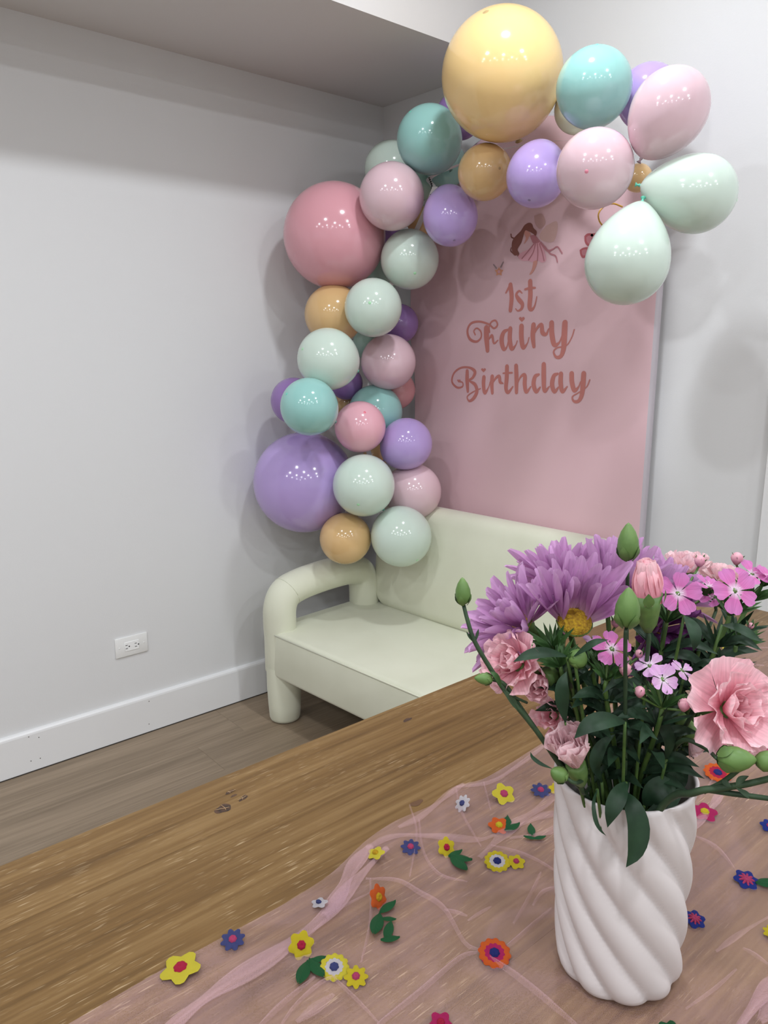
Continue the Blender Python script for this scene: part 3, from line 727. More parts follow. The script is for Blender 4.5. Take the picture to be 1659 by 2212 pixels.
# overhang at the far end of the table
b0 = len(V)
for r in range(1, 14):
    for i in range(NX+1):
        x = left_at(y1)+(right_at(y1)-left_at(y1))*i/NX
        a = min(r*.6, 1.5); V.append((x+.01*math.sin(i*.35+r*.3), TY1+.003+.01*math.sin(min(a, PI/2))+.006*math.sin(i*.45), TAB_Z+.002-.02*(r-1)-.006))
for r in range(13):
    for i in range(NX):
        a = (NY*(NX+1)+i) if r == 0 else b0+(r-1)*(NX+1)+i; b = b0+r*(NX+1)+i; Fc.append((a, a+1, b+1, b))
def ridge(px_pts, hgt, wid):
    """a pinched fold standing up from the cloth"""
    P = catmull([Vector((*tp2(*q), 0)) for q in px_pts], 10*(len(px_pts)-1)); n = len(P)
    base = len(V)
    for i, p in enumerate(P):
        t = (P[min(i+1, n-1)]-P[max(i-1, 0)]).normalized(); nn = Vector((-t.y, t.x, 0)); f = math.sin(PI*min(max(i/(n-1), .04), .96))**.6
        z = tz(p.x, p.y)
        for s, zz in ((-1, 0), (-.35, .7), (0, 1), (.35, .7), (1, 0)): q = p+nn*(s*wid*(.5+.5*f)); V.append((q.x, q.y, z+.0006+zz*hgt*f))
    for i in range(n-1):
        for k in range(4): a = base+i*5+k; Fc.append((a, a+1, a+6, a+5))
def pleat(px_pts, wid, layers=2):
    """a flat fold: extra layers of cloth lying over the sheet"""
    P = catmull([Vector((*tp2(*q), 0)) for q in px_pts], 10*(len(px_pts)-1)); n = len(P)
    for l in range(layers):
        base = len(V)
        for i, p in enumerate(P):
            t = (P[min(i+1, n-1)]-P[max(i-1, 0)]).normalized(); nn = Vector((-t.y, t.x, 0)); w = wid*(.75+.25*math.sin(i*.31))*(.4+.6*math.sin(PI*min(max(i/(n-1), .05), .95)))
            z = tz(p.x, p.y)
            for k in range(5):
                s = -1+k/2; q = p+nn*s*w; V.append((q.x, q.y, z+.001+(l+1)*.0022*(1-.6*s*s)))
        for i in range(n-1):
            for k in range(4): a = base+i*5+k; Fc.append((a, a+1, a+6, a+5))
for q, w, l in (([(330,2260),(400,2195),(480,2135),(600,2060),(700,1985),(770,1905),(835,1835)], .0125, 2),
                ([(700,1985),(735,1935),(760,1880),(800,1830)], .013, 2),
                ([(790,1835),(850,1808),(940,1808),(1030,1815),(1070,1805)], .008, 1),
                ([(1210,1705),(1170,1745),(1120,1775),(1080,1810),(1035,1855)], .010, 1),
                ([(1220,1755),(1170,1765),(1120,1785)], .008, 1), ([(1222,1775),(1180,1800),(1100,1812)], .007, 1),
                ([(860,1790),(910,1765),(965,1720),(1000,1695)], .008, 1), ([(985,1702),(1060,1690),(1120,1655),(1185,1605)], .006, 1),
                ([(1560,1705),(1545,1735),(1520,1765),(1490,1800)], .008, 2), ([(1700,2110),(1650,2150),(1590,2230)], .010, 3), ([(1690,2160),(1640,2210)], .008, 2),
                ([(1500,1440),(1560,1432),(1650,1440)], .012, 1), ([(1530,1420),(1600,1405),(1670,1400)], .010, 1), ([(1600,1640),(1630,1618),(1665,1600)], .008, 2),
                ([(640,2212),(720,2150)], .006, 1), ([(1545,2060),(1600,2020),(1659,1985)], .004, 1)): pleat(q, w, l)
for q, h_, w in (([(790,1900),(860,1905),(905,1930),(960,1965),(1005,2040),(1040,2055)], .006, .0025), ([(1040,2060),(1110,2110),(1180,2165),(1260,2230)], .007, .003),
                 ([(1035,2058),(990,2075),(900,2150),(830,2205),(800,2230)], .006, .0025), ([(540,2240),(600,2180),(680,2110)], .006, .0025), ([(600,2225),(640,2170),(700,2120),(740,2110)], .004, .002),
                 ([(1168,1885),(1140,1945),(1108,2000)], .005, .002), ([(1190,1965),(1120,2030),(1080,2060)], .005, .002), ([(885,1650+90),(900,1800),(885,1895)], .003, .0015),
                 ([(905,1770),(915,1840),(950,1890),(1010,1905)], .004, .0018), ([(800,1900),(800,1990),(780,2080)], .004, .0018), ([(1060,1825),(1140,1850),(1215,1890)], .004, .0018),
                 ([(1205,1915),(1170,1930),(1150,1960)], .004, .002), ([(1500,1805),(1550,1835),(1590,1880)], .005, .002), ([(1605,2050),(1659,2085)], .004, .002),
                 ([(1480,2180),(1540,2140),(1590,2095)], .004, .0018), ([(1420,1700+110),(1500,1740),(1560,1650)], .003, .0015), ([(985,1705),(1000,1760),(1040,1830)], .004, .0018),
                 ([(1045,1690),(1060,1750)], .003, .0015), ([(690,2085),(760,2150),(820,2212)], .004, .0018), ([(960,1965),(1010,1980)], .004, .002), ([(1010,1990),(1060,1960)], .003, .002),
                 ([(650,2040),(720,1975),(800,1930)], .003, .0018)): ridge(q, h_, w)
run = link_mesh('tulle_runner', py_mesh('tulle_runner', V, Fc), None, M_TULLE)
tag(run, 'sheer pink tulle runner with embroidered flowers laid along the table', 'table runner')
# embroidered flowers on the tulle
THREAD = {'yellow': (240, 216, 48), 'lemon': (244, 226, 70), 'orange': (246, 110, 44), 'red': (206, 40, 78), 'magenta': (208, 42, 110), 'navy': (44, 54, 132), 'blue': (40, 58, 150), 'pinkc': (214, 78, 124),
          'white': (236, 228, 232), 'green': (42, 104, 62), 'dullnavy': (78, 84, 140), 'gold': (230, 180, 40)}
def th_mat(k): return mat('thread_'+k, THREAD[k], .6, .2, bump=(1500, .8), vary=(700, tuple(int(v*.82) for v in THREAD[k])))
def disc_mesh(name, lobes, depth, rin=0.0, dome=.10, seg=6):
    """lobed flat flower with raised rim; unit radius"""
    n = lobes*seg; V = []; Fc = []
    rs = (rin, rin+(1-rin)*.35, rin+(1-rin)*.75, 1.0) if rin > 0 else (.001, .35, .75, 1.0)
    for z_, sc_ in zip((dome*.6, dome, dome*1.1, 0.0), rs):
        for k in range(n):
            a = 2*PI*k/n; l = 1-depth*abs(math.cos(lobes*a/2))**3
            r = sc_*(l if sc_ > .3 else 1); V.append((r*math.cos(a), r*math.sin(a), z_))
    for j in range(3):
        for k in range(n): k2 = (k+1) % n; Fc.append((j*n+k, j*n+k2, (j+1)*n+k2, (j+1)*n+k))
    return py_mesh(name, V, Fc)
FLM = {'p8': disc_mesh('petals8', 8, .28), 'p6': disc_mesh('petals6', 6, .25), 'p5': disc_mesh('petals5', 5, .3), 'rim': disc_mesh('rim', 12, .12, .62), 'c': disc_mesh('centre', 7, .12, 0, .22), 'star': disc_mesh('star', 9, .55, 0, .2)}
TMC = {}
def tm(k, colr):
    if (k, colr) not in TMC:
        me = FLM[k].copy(); me.materials.append(th_mat(colr)); TMC[(k, colr)] = me
    return TMC[(k, colr)]
def emb(px, py, rpx, shape, col1, colc, rim=None, nrm=(0, .90, .42), squash=1.0, lift=.004, mid=None):
    """nrm: the way the flower faces, in camera frame"""
    p = at_plane(px, py, 2, TAB_Z+lift); d = (p-CAM).dot(FW); R = rpx/F_PX*d; nv = cam_dir(*nrm)
    f = link_mesh('embroidered_flower', tm(shape, col1), run); f.location = (p.x, p.y, tz(p.x, p.y)+.0012+R*math.sqrt(max(0, 1-nv.z**2))*.55)
    f.rotation_mode = 'QUATERNION'; f.rotation_quaternion = frame_z(nv) @ Matrix.Rotation(random.uniform(0, 6), 3, 'Z').to_quaternion(); f.scale = (R, R*squash, min(R, .010))
    if rim: o = link_mesh('petal_rim', tm('rim', rim), f); o.location = (0, 0, .03); o.scale = (1.06, 1.06, 1.3)
    if mid: o = link_mesh('petal_veins', tm('star', mid), f); o.location = (0, 0, .10); o.scale = (.62, .62, .8)
    o = link_mesh('flower_centre', tm('c', colc), f); o.location = (0, 0, .12); o.scale = (.34, .34, .8)
def leaf_emb(px, py, lpx, rot):
    p = at_plane(px, py, 2, TAB_Z+.004); d = (p-CAM).dot(FW); Ln = lpx/F_PX*d
    if 'leaf' not in FLM:
        V = []; Fc = []
        for i in range(9):
            t = i/8; w = .26*math.sin(PI*min(t*.94+.04, 1))**.8
            V += [(t, -w, 0), (t, 0, .09), (t, w, 0)]
            if i: a = (i-1)*3; Fc += [(a, a+3, a+4, a+1), (a+1, a+4, a+5, a+2)]
        FLM['leaf'] = py_mesh('emb_leaf', V, Fc)
    o = link_mesh('embroidered_leaf', tm('leaf', 'green'), run); o.location = (p.x, p.y, tz(p.x, p.y)+.002); o.rotation_euler = (0, -.06, rot+.857); Ln *= 1+.5*abs(math.sin(rot)); o.scale = (Ln, Ln*.85, Ln)
for a in ((390,2092,47,'p5','lemon','red',None,(-.1,.975,.2),.95), (503,2033,27,'p8','dullnavy','pinkc'), (651,2052,29,'p6','yellow','red',None,(.25,.45,.85)), (722,2092,31,'p8','white','dullnavy','lemon'),
          (769,2112,27,'p8','yellow','pinkc'), (817,1950,27,'p6','orange','gold',None,(.72,.35,.6)), (690,1958,26,'p5','white','dullnavy',None,(-.45,.85,.2),.55), (812,1850,30,'p5','lemon','gold',None,(-.5,.85,.15),.6),
          (887,1832,22,'p8','dullnavy','pinkc'), (964,1838,22,'p6','yellow','red',None,(.4,.45,.8)), (1068,2065,34,'p6','magenta','navy','orange'), (1074,1863,27,'p8','white','navy','yellow'),
          (1115,1863,20,'p6','yellow','pinkc'), (999,1742,20,'p8','white','dullnavy',None,(-.6,.6,.5)), (1088,1722,30,'p5','lemon','pinkc',None,(.3,.75,.6),.85), (1078,1785,24,'p6','orange','yellow'),
          (1168,1710,22,'p8','dullnavy','pinkc'), (1203,1707,18,'p6','yellow','red'), (952,2212,27,'p5','magenta','red'), (1550,1673,28,'p8','red','navy','orange'), (1522,1757,28,'p5','magenta','yellow'),
          (1612,1903,27,'p6','blue','pinkc',None,(0,.90,.42),1,.004,'pinkc'), (1500,1988,24,'p6','blue','pinkc',None,(0,.90,.42),1,.004,'pinkc'), (1650,1607,28,'p5','magenta','yellow'), (1603,1443,20,'p8','orange','yellow'),
          (1575,1406,14,'p6','lemon','gold'), (1582,1467,14,'p6','lemon','gold'), (1637,1470,9,'p6','lemon','gold'), (1662,1788,20,'p6','blue','pinkc'), (1664,1527,18,'p6','orange','red'), (1668,2020,20,'p8','yellow','red'),
          (1225,1640,18,'p8','white','dullnavy'), (1450,2235,30,'p6','green','green')): emb(*a)
for a in ((668,2074,44,-.95), (672,2074,40,.05), (664,2078,44,-1.75), (820,1974,36,.75), (824,1986,30,-.15), (820,1976,44,-1.75), (822,2032,40,.12), (834,2030,34,1.35), (970,1850,44,-.35), (974,1852,40,-1.0), (968,1852,30,.55),
          (1090,1795,34,.55), (1095,1792,30,1.4), (1152,1812,26,.2), (1150,1806,26,1.5), (1158,1812,24,2.9), (1632,1908,34,-.4), (1632,1910,34,.3), (1590,1450,18,3.6), (1612,1448,18,.6), (1218,1690,22,1.5)): leaf_emb(*a)

# ------------------------------------------------------------------ vase
M_VASE = mat('matte_white_ceramic', (207, 200, 199), .5, .35, bump=(60, .06))
VC = Vector((-.343, .605, TAB_Z+.0045)); VH, VR = .208, .0615
vq = Matrix.Rotation(math.radians(1.6), 3, Vector((FW.x, FW.y, 0)).normalized()).inverted().to_quaternion()
vase = empty('twisted_vase', VC, vq, 'white ceramic vase with twisted spiral ribs standing on the tulle', 'vase')
HD = Vector((FW.x, FW.y, 0)).normalized()
def vase_body():
    NP, NZ, n = 220, 46, 10; V = []; Fc = []
    def ringpts(z, lob, rs):
        ph0 = 2.5*(VH-z)/VH
        for k in range(NP):
            a = 2*PI*k/NP; s = abs(math.sin(n*(a-ph0)/2))
            r = VR*rs*(1-.105*lob*(1-s**.75))
            V.append(RT*(r*math.cos(a))+HD*(r*math.sin(a))+Vector((0, 0, z)))
    prof = [(0.0, .35, .80), (0.001, .6, .86), (.004, .8, .925), (.009, .95, .962), (.016, 1, .985)]
    for z, lob, rs in prof: ringpts(z, lob, rs)
    for j in range(1, NZ+1):
        t = j/NZ; z = .016+(VH-.016)*t; lob = 1 if t < .9 else 1-.65*((t-.9)/.1)
        ringpts(z, lob, .985+.04*math.sin(PI*t)**.8*.5+.075*t)
    top = (len(V)//NP)-1
    for z, rs in ((VH+.0012, 1.035), (VH+.0004, 1.00), (VH-.004, .985), (VH-.05, .94), (VH-.12, .90), (.012, .86)): ringpts(z, 0.0, rs)
    nr = len(V)//NP
    for j in range(nr-1):
        for k in range(NP): k2 = (k+1) % NP; Fc.append((j*NP+k, j*NP+k2, (j+1)*NP+k2, (j+1)*NP+k))
    Fc.append(tuple(reversed(range(NP)))); Fc.append(tuple((nr-1)*NP+k for k in range(NP)))
    return py_mesh('vase_body', V, Fc)
link_mesh('vase_body', vase_body(), vase, M_VASE)

# ------------------------------------------------------------------ bouquet
M_STEM = mat('stem_green', (78, 104, 50), .5, .3, vary=(60, (62, 88, 44)))
M_STEMD = mat('stem_blue_green', (58, 78, 54), .5, .25, vary=(60, (44, 62, 44)))
M_LEAF = mat('leaf_green', (38, 62, 42), .5, .25, vary=(45, (28, 48, 32)))
M_LEAFB = mat('leaf_fresh', (56, 88, 44), .5, .25, vary=(50, (48, 78, 40)))
M_BUD = mat('bud_green', (98, 128, 68), .45, .35, vary=(60, (82, 112, 58)))
M_DISC = mat('disc_yellow', (196, 158, 26), .7, bump=(900, 1.0), vary=(400, (150, 112, 20)))
M_MUM = petal_mat('mum_petal', (208, 166, 194), (206, 164, 204), (184, 124, 178))
M_MUM_SHADE = petal_mat('mum_petal_shade', (132, 66, 126), (142, 82, 146), (120, 60, 122))  # mum petal again, darkened to carry the shade inside the bouquet
M_CARN = petal_mat('carnation_petal', (226, 128, 148), (246, 208, 214), (238, 168, 182))
M_CARNP = petal_mat('carnation_pale', (236, 190, 194), (244, 214, 218), (240, 200, 206))
M_DIA = petal_mat('dianthus_petal', (238, 214, 232), (204, 126, 186), (208, 114, 176))
M_DIAP = petal_mat('dianthus_pale', (240, 226, 238), (214, 164, 214), (222, 182, 218))
M_SWB = mat('dianthus_bud', (216, 164, 172), .55, vary=(120, (196, 130, 150)))
M_CALY = mat('calyx_green', (96, 124, 66), .5, .3, vary=(80, (78, 106, 56)))
BASE = Vector((VC.x, VC.y, TAB_Z+.018))

def sheet(name, L, W, prof, cupk, bend, nx=4, ny=7, ruffle=0.0, rk=3.0, fringe=0.0, seed=0):
    """petal along +Y (unit length L), face up +Z"""
    V = []; Fc = []; rnd = random.Random(seed); ph = rnd.uniform(0, 6)
    ts = [math.sin(PI/2*(j/ny))**1.0*.5+.5*(j/ny) for j in range(ny+1)]
    for j in range(ny+1):
        t = ts[j]; w = W*prof(t)
        for i in range(nx+1):
            s = -1+2*i/nx; x = s*w
            y = t*L - (s*s)*.10*L*t*prof(t) + (fringe*(rnd.random()-.5)*L if j == ny else 0)
            z = cupk*W*s*s*prof(t) + bend*L*t*t + ruffle*math.sin(rk*PI*s+ph)*t*t
            V.append((x, y, z))
    for j in range(ny):
        for i in range(nx): a = j*(nx+1)+i; Fc.append((a, a+1, a+nx+2, a+nx+1))
    return py_mesh(name, V, Fc)
strap = lambda t: (.30+.70*math.sin(PI/2*min(t/.62, 1)))*(1 if t < .70 else math.sqrt(max(.16, 1-((t-.70)/.30)**2)))
fan = lambda t: .16+.84*t**1.1 if t < .92 else .16+.84*(.92**1.1)*(1-.25*(t-.92)/.08)
wedge = lambda t: .10+.90*t**1.05 if t < .80 else (.10+.90*.80**1.05)*(1-.30*(t-.80)/.20)
MUMP = [sheet('mum_petal', 1, .108+.02*k, strap, (.8, 1.1, .6)[k], (.10, .18, .04)[k], 4, 9, seed=k) for k in range(3)]
CARP = [sheet('carnation_petal', 1, .56, fan, .34, .14, 10, 7, .09, 1.4+.35*k, .035, seed=10+k) for k in range(4)]
BUDP = [sheet('bud_petal', 1, .40, lambda t: .45+.55*math.sin(PI*min(t*.8+.1, 1)), .85, .03, 6, 7, .04, 2.2, .04, seed=30+k) for k in range(3)]
DIAP = [sheet('dianthus_petal', 1, .58, wedge, .12, -.06, 8, 5, .03, 2.0, .12, seed=20+k) for k in range(3)]
PMC = {}
def pm_(me, m):
    k = (me.name, m.name)
    if k not in PMC: q = me.copy(); q.materials.clear(); q.materials.append(m); PMC[k] = q
    return PMC[k]
def basis(a):
    a = Vector(a).normalized(); r = Vector((0, 0, 1)) if abs(a.z) < .9 else Vector((1, 0, 0))
    u = a.cross(r).normalized(); return a, u, a.cross(u).normalized()
def put_petal(name, me, parent, pos, d, nrm, s, wid=1.0):
    y = d.normalized(); z = (nrm-y*nrm.dot(y)).normalized(); x = y.cross(z)
    o = link_mesh(name, me, parent)
    M = Matrix((( x.x*s*wid, y.x*s, z.x*s*wid, pos.x), (x.y*s*wid, y.y*s, z.y*s*wid, pos.y), (x.z*s*wid, y.z*s, z.z*s*wid, pos.z), (0, 0, 0, 1)))
    o.matrix_local = M; return o
def plant(name, label, cat, group=None): return empty(name, BASE, None, label, cat, group)
def stem_path(head, axis, entry=None, lean=.5):
    """from the vase floor over the rim to the head, arriving along its axis"""
    rim = entry if entry is not None else VC+Vector((0, 0, VH))+Vector(((head-VC).x, (head-VC).y, 0)).normalized()*min(.040, .35*((head-VC).xy.length))
    foot = BASE+Vector((-(rim-BASE).x*.5, -(rim-BASE).y*.5, .006))
    return [foot, foot.lerp(rim, .55), rim, rim.lerp(head, .55)-Vector(axis)*.006, head-Vector(axis)*.012, head]
def leaf(parent, pts, wpx_or_m, m=M_LEAF, name='leaf', up=None, fold=.25):
    cp = catmull(pts, 14); n = len(cp); V = []; Fc = []
    view = up if up is not None else (-FW+Vector((0, 0, .8))).normalized()
    for i, p in enumerate(cp):
        t = (cp[min(i+1, n-1)]-cp[max(i-1, 0)]).normalized(); sd = t.cross(view)
        if sd.length < 1e-4: sd = RT.copy()
        sd.normalize(); nn = sd.cross(t); q = i/(n-1); w = wpx_or_m*.5*(math.sin(PI*min(q*.95+.05, 1))**1.05)
        b = p-BASE
        for s, zz in ((-1, fold), (-.5, fold*.35), (0, 0), (.5, fold*.35), (1, fold)): V.append(b+sd*(w*s)+nn*(w*zz))
        if i:
            a = (i-1)*5
            for k in range(4): Fc.append((a+k, a+k+1, a+k+6, a+k+5))
    return link_mesh(name, py_mesh(name, V, Fc), parent, m)
def mini_leaf(parent, pos, d, L, w, m=M_LEAF, curl=.15, name='leaf'):
    d = Vector(d).normalized(); dn = Vector((0, 0, -1))
    return leaf(parent, [pos, pos+d*L*.5+Vector((0, 0, L*.05)), pos+d*L+dn*L*curl], w, m, name)
def stem(parent, pts, r0=.0022, r1=.0016, m=M_STEM, n=30, name='stem'):
    return tube_obj(name, pts, [r0, (r0+r1)/2, r1], m, parent, 8, BASE, n)
def lathe_at(name, prof, pos, axis, m, parent, sides=14):
    o = link_mesh(name, lathe_mesh(name, prof, sides), parent, m)
    o.location = pos-BASE if parent.type == 'EMPTY' and parent.parent is None else pos
    o.rotation_mode = 'QUATERNION'; o.rotation_quaternion = frame_z(axis); return o

def mum(px, py, dep, axis, size, label, petalm=M_MUM, rings=((9, 66, .72), (13, 48, .9), (15, 27, 1.0), (14, 8, .95)), skip=None, disc=.0125, leaves=4):
    a = cam_dir(*axis); H = at_depth(px, py, dep); r = plant('chrysanthemum', label, 'flower', 'purple chrysanthemums')
    stem(r, stem_path(H-a*.006, a), .0026, .0022)
    lathe_at('calyx', [(0, -.014), (.003, -.013), (.007, -.007), (disc*.95, -.001), (disc*1.05, .002), (0, .003)], H, a, M_CALY, r)
    lathe_at('disc_centre', [(disc, 0), (disc*.95, .004), (disc*.6, .0075), (0, .0085)], H, a, M_DISC, r, 20)
    ax, u, v = basis(a); toward = (-FW-a*(-FW).dot(a)).normalized()
    for nr, (cnt, el, ls) in enumerate(rings):
        for k in range(cnt):
            ph = 2*PI*(k+.5*(nr % 2))/cnt+random.uniform(-.12, .12); rad = u*math.cos(ph)+v*math.sin(ph)
            if skip is not None and rad.dot(toward) > skip: continue
            e = math.radians(el+random.uniform(-9, 9)); d = rad*math.cos(e)+ax*math.sin(e); nrm = ax*math.cos(e)-rad*math.sin(e)
            put_petal('petal', pm_(MUMP[(k+nr) % 3], petalm), r, H-BASE+rad*disc*(.72+.08*nr)+ax*(.004-.0015*nr), d, nrm, size*ls*random.uniform(.88, 1.08), random.uniform(.9, 1.15))
    sp = stem_path(H, a)
    for k in range(leaves):
        q = sp[2].lerp(sp[4], random.uniform(.15, .9)); an = random.uniform(0, 2*PI)
        mini_leaf(r, q, (math.cos(an), math.sin(an), .35), random.uniform(.03, .05), .012)
    return r
def carnation(px, py, dep, axis, size, label, m=M_CARN, rings=((4, 80, .75), (5, 62, .9), (6, 36, 1.0), (6, 12, 1.0)), entry=None, wid=1.0, calyx=.030, cr=.0085, leaves=2, path=None):
    a = cam_dir(*axis); H = at_depth(px, py, dep); r = plant('carnation', label, 'flower', 'pink carnations')
    cb = H-a*calyx
    stem(r, path+[cb] if path else stem_path(cb, a, entry), .0022, .0018, M_STEMD)
    cal = lathe_at('calyx', [(0, 0), (.003, 0), (cr*.75, calyx*.25), (cr, calyx*.6), (cr*1.05, calyx*.95), (cr*.8, calyx), (0, calyx)], cb, a, M_CALY, r)
    ax, u, v = basis(a)
    for nr, (cnt, el, ls) in enumerate(rings):
        for k in range(cnt):
            ph = 2*PI*(k+.5*(nr % 2))/cnt+random.uniform(-.2, .2)+nr; rad = u*math.cos(ph)+v*math.sin(ph)
            e = math.radians(el+random.uniform(-8, 8)); d = rad*math.cos(e)+ax*math.sin(e); nrm = ax*math.cos(e)-rad*math.sin(e)
            put_petal('petal', pm_(CARP[(k+nr) % 4], m), r, H-BASE+rad*cr*.4-ax*.003, d, nrm, size*ls*random.uniform(.9, 1.08), wid)
    sp = stem_path(cb, a, entry)
    for k in range(leaves):
        q = sp[2].lerp(sp[4], random.uniform(.1, .8)); an = random.uniform(0, 2*PI)
        mini_leaf(r, q, (math.cos(an), math.sin(an), .8), random.uniform(.03, .05), .005, M_LEAF, .3)
    return r
def bud_prof(w, h): return [(0, 0), (w*.18, .001), (w*.40, h*.13), (w*.5, h*.34), (w*.47, h*.55), (w*.33, h*.77), (w*.13, h*.94), (0, h)]
def green_bud(px, py, dep, axis, wpx, hpx, label, path=None, entry=None, r0=.0020, leaves=0, name='carnation_bud'):
    """px, py: middle of the bud"""
    a = cam_dir(*axis); k = dep/F_PX; w, h = wpx*k, hpx*k; C = at_depth(px, py, dep); b = C-a*h/2
    r = plant(name, label, 'flower bud', 'green carnation buds')
    sp = (path+[b]) if path else stem_path(b, a, entry); stem(r, sp, r0, .0016, M_STEMD)
    body = lathe_at('bud_body', bud_prof(w, h), b, a, M_BUD, r, 18)
    ax, u, v = basis((0, 0, 1))
    for q in range(4):                    # small bracts hugging the base
        an = q*PI/2+.4; rad = Vector((math.cos(an), math.sin(an), 0))
        V = []; Fc = []
        for j in range(5):
            t = j/4; rr = w*(.22+.30*math.sin(min(t*1.3, 1)*PI/2))+.0004; ww = w*.26*math.sin(PI*min(t*.9+.1, 1)); sd = Vector((-rad.y, rad.x, 0))
            for s in (-1, 0, 1): V.append(rad*(rr-(.0006 if s else 0))+sd*(ww*s)+Vector((0, 0, h*.40*t)))
            if j: x = (j-1)*3; Fc += [(x, x+1, x+4, x+3), (x+1, x+2, x+5, x+4)]
        link_mesh('bract', py_mesh('bract', V, Fc), body, M_CALY)
    return r
def floret(parent, px, py, dep, axis, rpx, m=M_DIA, el=12):
    a = cam_dir(*axis); C = at_depth(px, py, dep); s = rpx*dep/F_PX; ax, u, v = basis(a)
    th = lathe_at('floret', [(0, -.014), (.0012, -.013), (.002, -.004), (.0026, 0), (0, .0008)], C, a, M_CALY, parent, 10)
    q = frame_z(a).to_matrix().inverted()
    ph0 = random.uniform(0, 6)
    for k in range(5):
        ph = ph0+2*PI*k/5; e = math.radians(el+random.uniform(-14, 14)); rad = Vector((math.cos(ph), math.sin(ph), 0)); d = rad*math.cos(e)+Vector((0, 0, math.sin(e))); nrm = Vector((0, 0, math.cos(e)))-rad*math.sin(e)
        put_petal('petal', pm_(DIAP[k % 3], m), th, rad*.001, d, nrm, s*random.uniform(.92, 1.08))
    for k in range(2):
        an = ph0+k*2.4; p = [Vector((0, 0, 0)), Vector((math.cos(an)*.001, math.sin(an)*.001, .003)), Vector((math.cos(an)*.003, math.sin(an)*.003, .0045))]
        V, Fc = tube_geo(catmull(p, 6), .0003, 5); link_mesh('stamen', py_mesh('stamen', V, Fc), th, mat('stamen_pale', (226, 214, 224), .5))
    return C, a
def round_bud(parent, px, py, dep, rpx, axis=(0, .9, .3)):
    R = rpx*dep/F_PX; a = cam_dir(*axis)
    return lathe_at('floret_bud', [(0, -R*1.2), (R*.35, -R*1.1), (R*.8, -R*.5), (R, 0), (R*.85, R*.55), (R*.4, R*.95), (0, R*1.05)], at_depth(px, py, dep), a, M_SWB, parent, 14)
def spikes(parent, pos, a, n, L, w=.0022, spread=.55, m=M_LEAFB, name='sepal'):
    ax, u, v = basis(a)
    for k in range(n):
        ph = 2*PI*k/n+random.uniform(-.3, .3); rad = u*math.cos(ph)+v*math.sin(ph); d = (ax+rad*spread*random.uniform(.5, 1.4)).normalized()
        leaf(parent, [pos, pos+d*L*.5+rad*.001, pos+d*L*random.uniform(.8, 1.1)+rad*.003], w*random.uniform(.8, 1.4), m, name)
def sweet_william(px, py, dep, axis, florets, buds, label, entry=None, n_leaf=6, m=M_DIA, spk=18, leafm=M_LEAFB):
    """florets: (px, py, ddep, axis, rpx[, mat])"""
    a = cam_dir(*axis); H = at_depth(px, py, dep); r = plant('sweet_william', label, 'flower', 'sweet william heads')
    sp = stem_path(H, a, entry); stem(r, sp, .0026, .0020)
    for f in florets:
        C, fa = floret(r, f[0], f[1], dep+f[2], f[3], f[4], f[5] if len(f) > 5 else m)
        stem(r, [H, H.lerp(C-fa*.014, .5)+Vector((0, 0, .002)), C-fa*.013], .0013, .0012, M_STEM, 8, 'branch')
        spikes(r, C-fa*.012, fa, 5, .014, .0028, .35)
    for b in buds:
        o = round_bud(r, b[0], b[1], dep+b[2], b[3]); C = at_depth(b[0], b[1], dep+b[2])
        stem(r, [H, C-cam_dir(0, .9, .3)*b[3]*dep/F_PX], .0012, .0011, M_STEM, 6, 'branch'); spikes(r, C-cam_dir(0, .9, .3)*.006, cam_dir(0, .9, .3), 5, .012, .0024, .3)
    spikes(r, H, a, spk, .026, .0034, 1.0, leafm)
    spikes(r, sp[3].lerp(H, .6), a, 8, .034, .0042, 1.3, M_LEAF, 'leaf')
    for k in range(n_leaf):
        q = sp[2].lerp(sp[5], .04+.9*k/max(n_leaf, 1)); an = random.uniform(0, 2*PI)
        for s in (0, PI): mini_leaf(r, q, (math.cos(an+s), math.sin(an+s), .5), random.uniform(.04, .06), .0105, M_LEAF, .2)
    return r

# chrysanthemums
mum(1132, 1352, .70, (-.80, .55, .15), .052, 'purple chrysanthemum at the left of the bouquet, tilted toward the sofa', leaves=3)
mum(1240, 1345, .672, (.0, .70, .70), .054, 'purple chrysanthemum at the front showing its bare yellow centre', rings=((8, 74, .85), (10, 64, 1.0), (12, 52, 1.08), (10, 34, .92)), skip=.12, disc=.0155, leaves=3)
mum(1212, 1262, .775, (-.12, .95, .10), .050, 'purple chrysanthemum at the back left, seen from the side', leaves=2)
mum(1318, 1292, .725, (.06, .97, .20), .058, 'tall purple chrysanthemum in the middle beside the uppermost green bud', rings=((9, 76, .9), (12, 62, 1.0), (12, 42, .9), (10, 20, .75)), leaves=3)
mum(1418, 1290, .77, (.35, .85, .15), .050, 'purple chrysanthemum behind the closed pink carnation bud', leaves=2)
mum(1412, 1372, .755, (.45, -.35, .55), .042, 'drooping purple chrysanthemum at bouquet centre, shade put into its petal colour', M_MUM_SHADE, leaves=1)
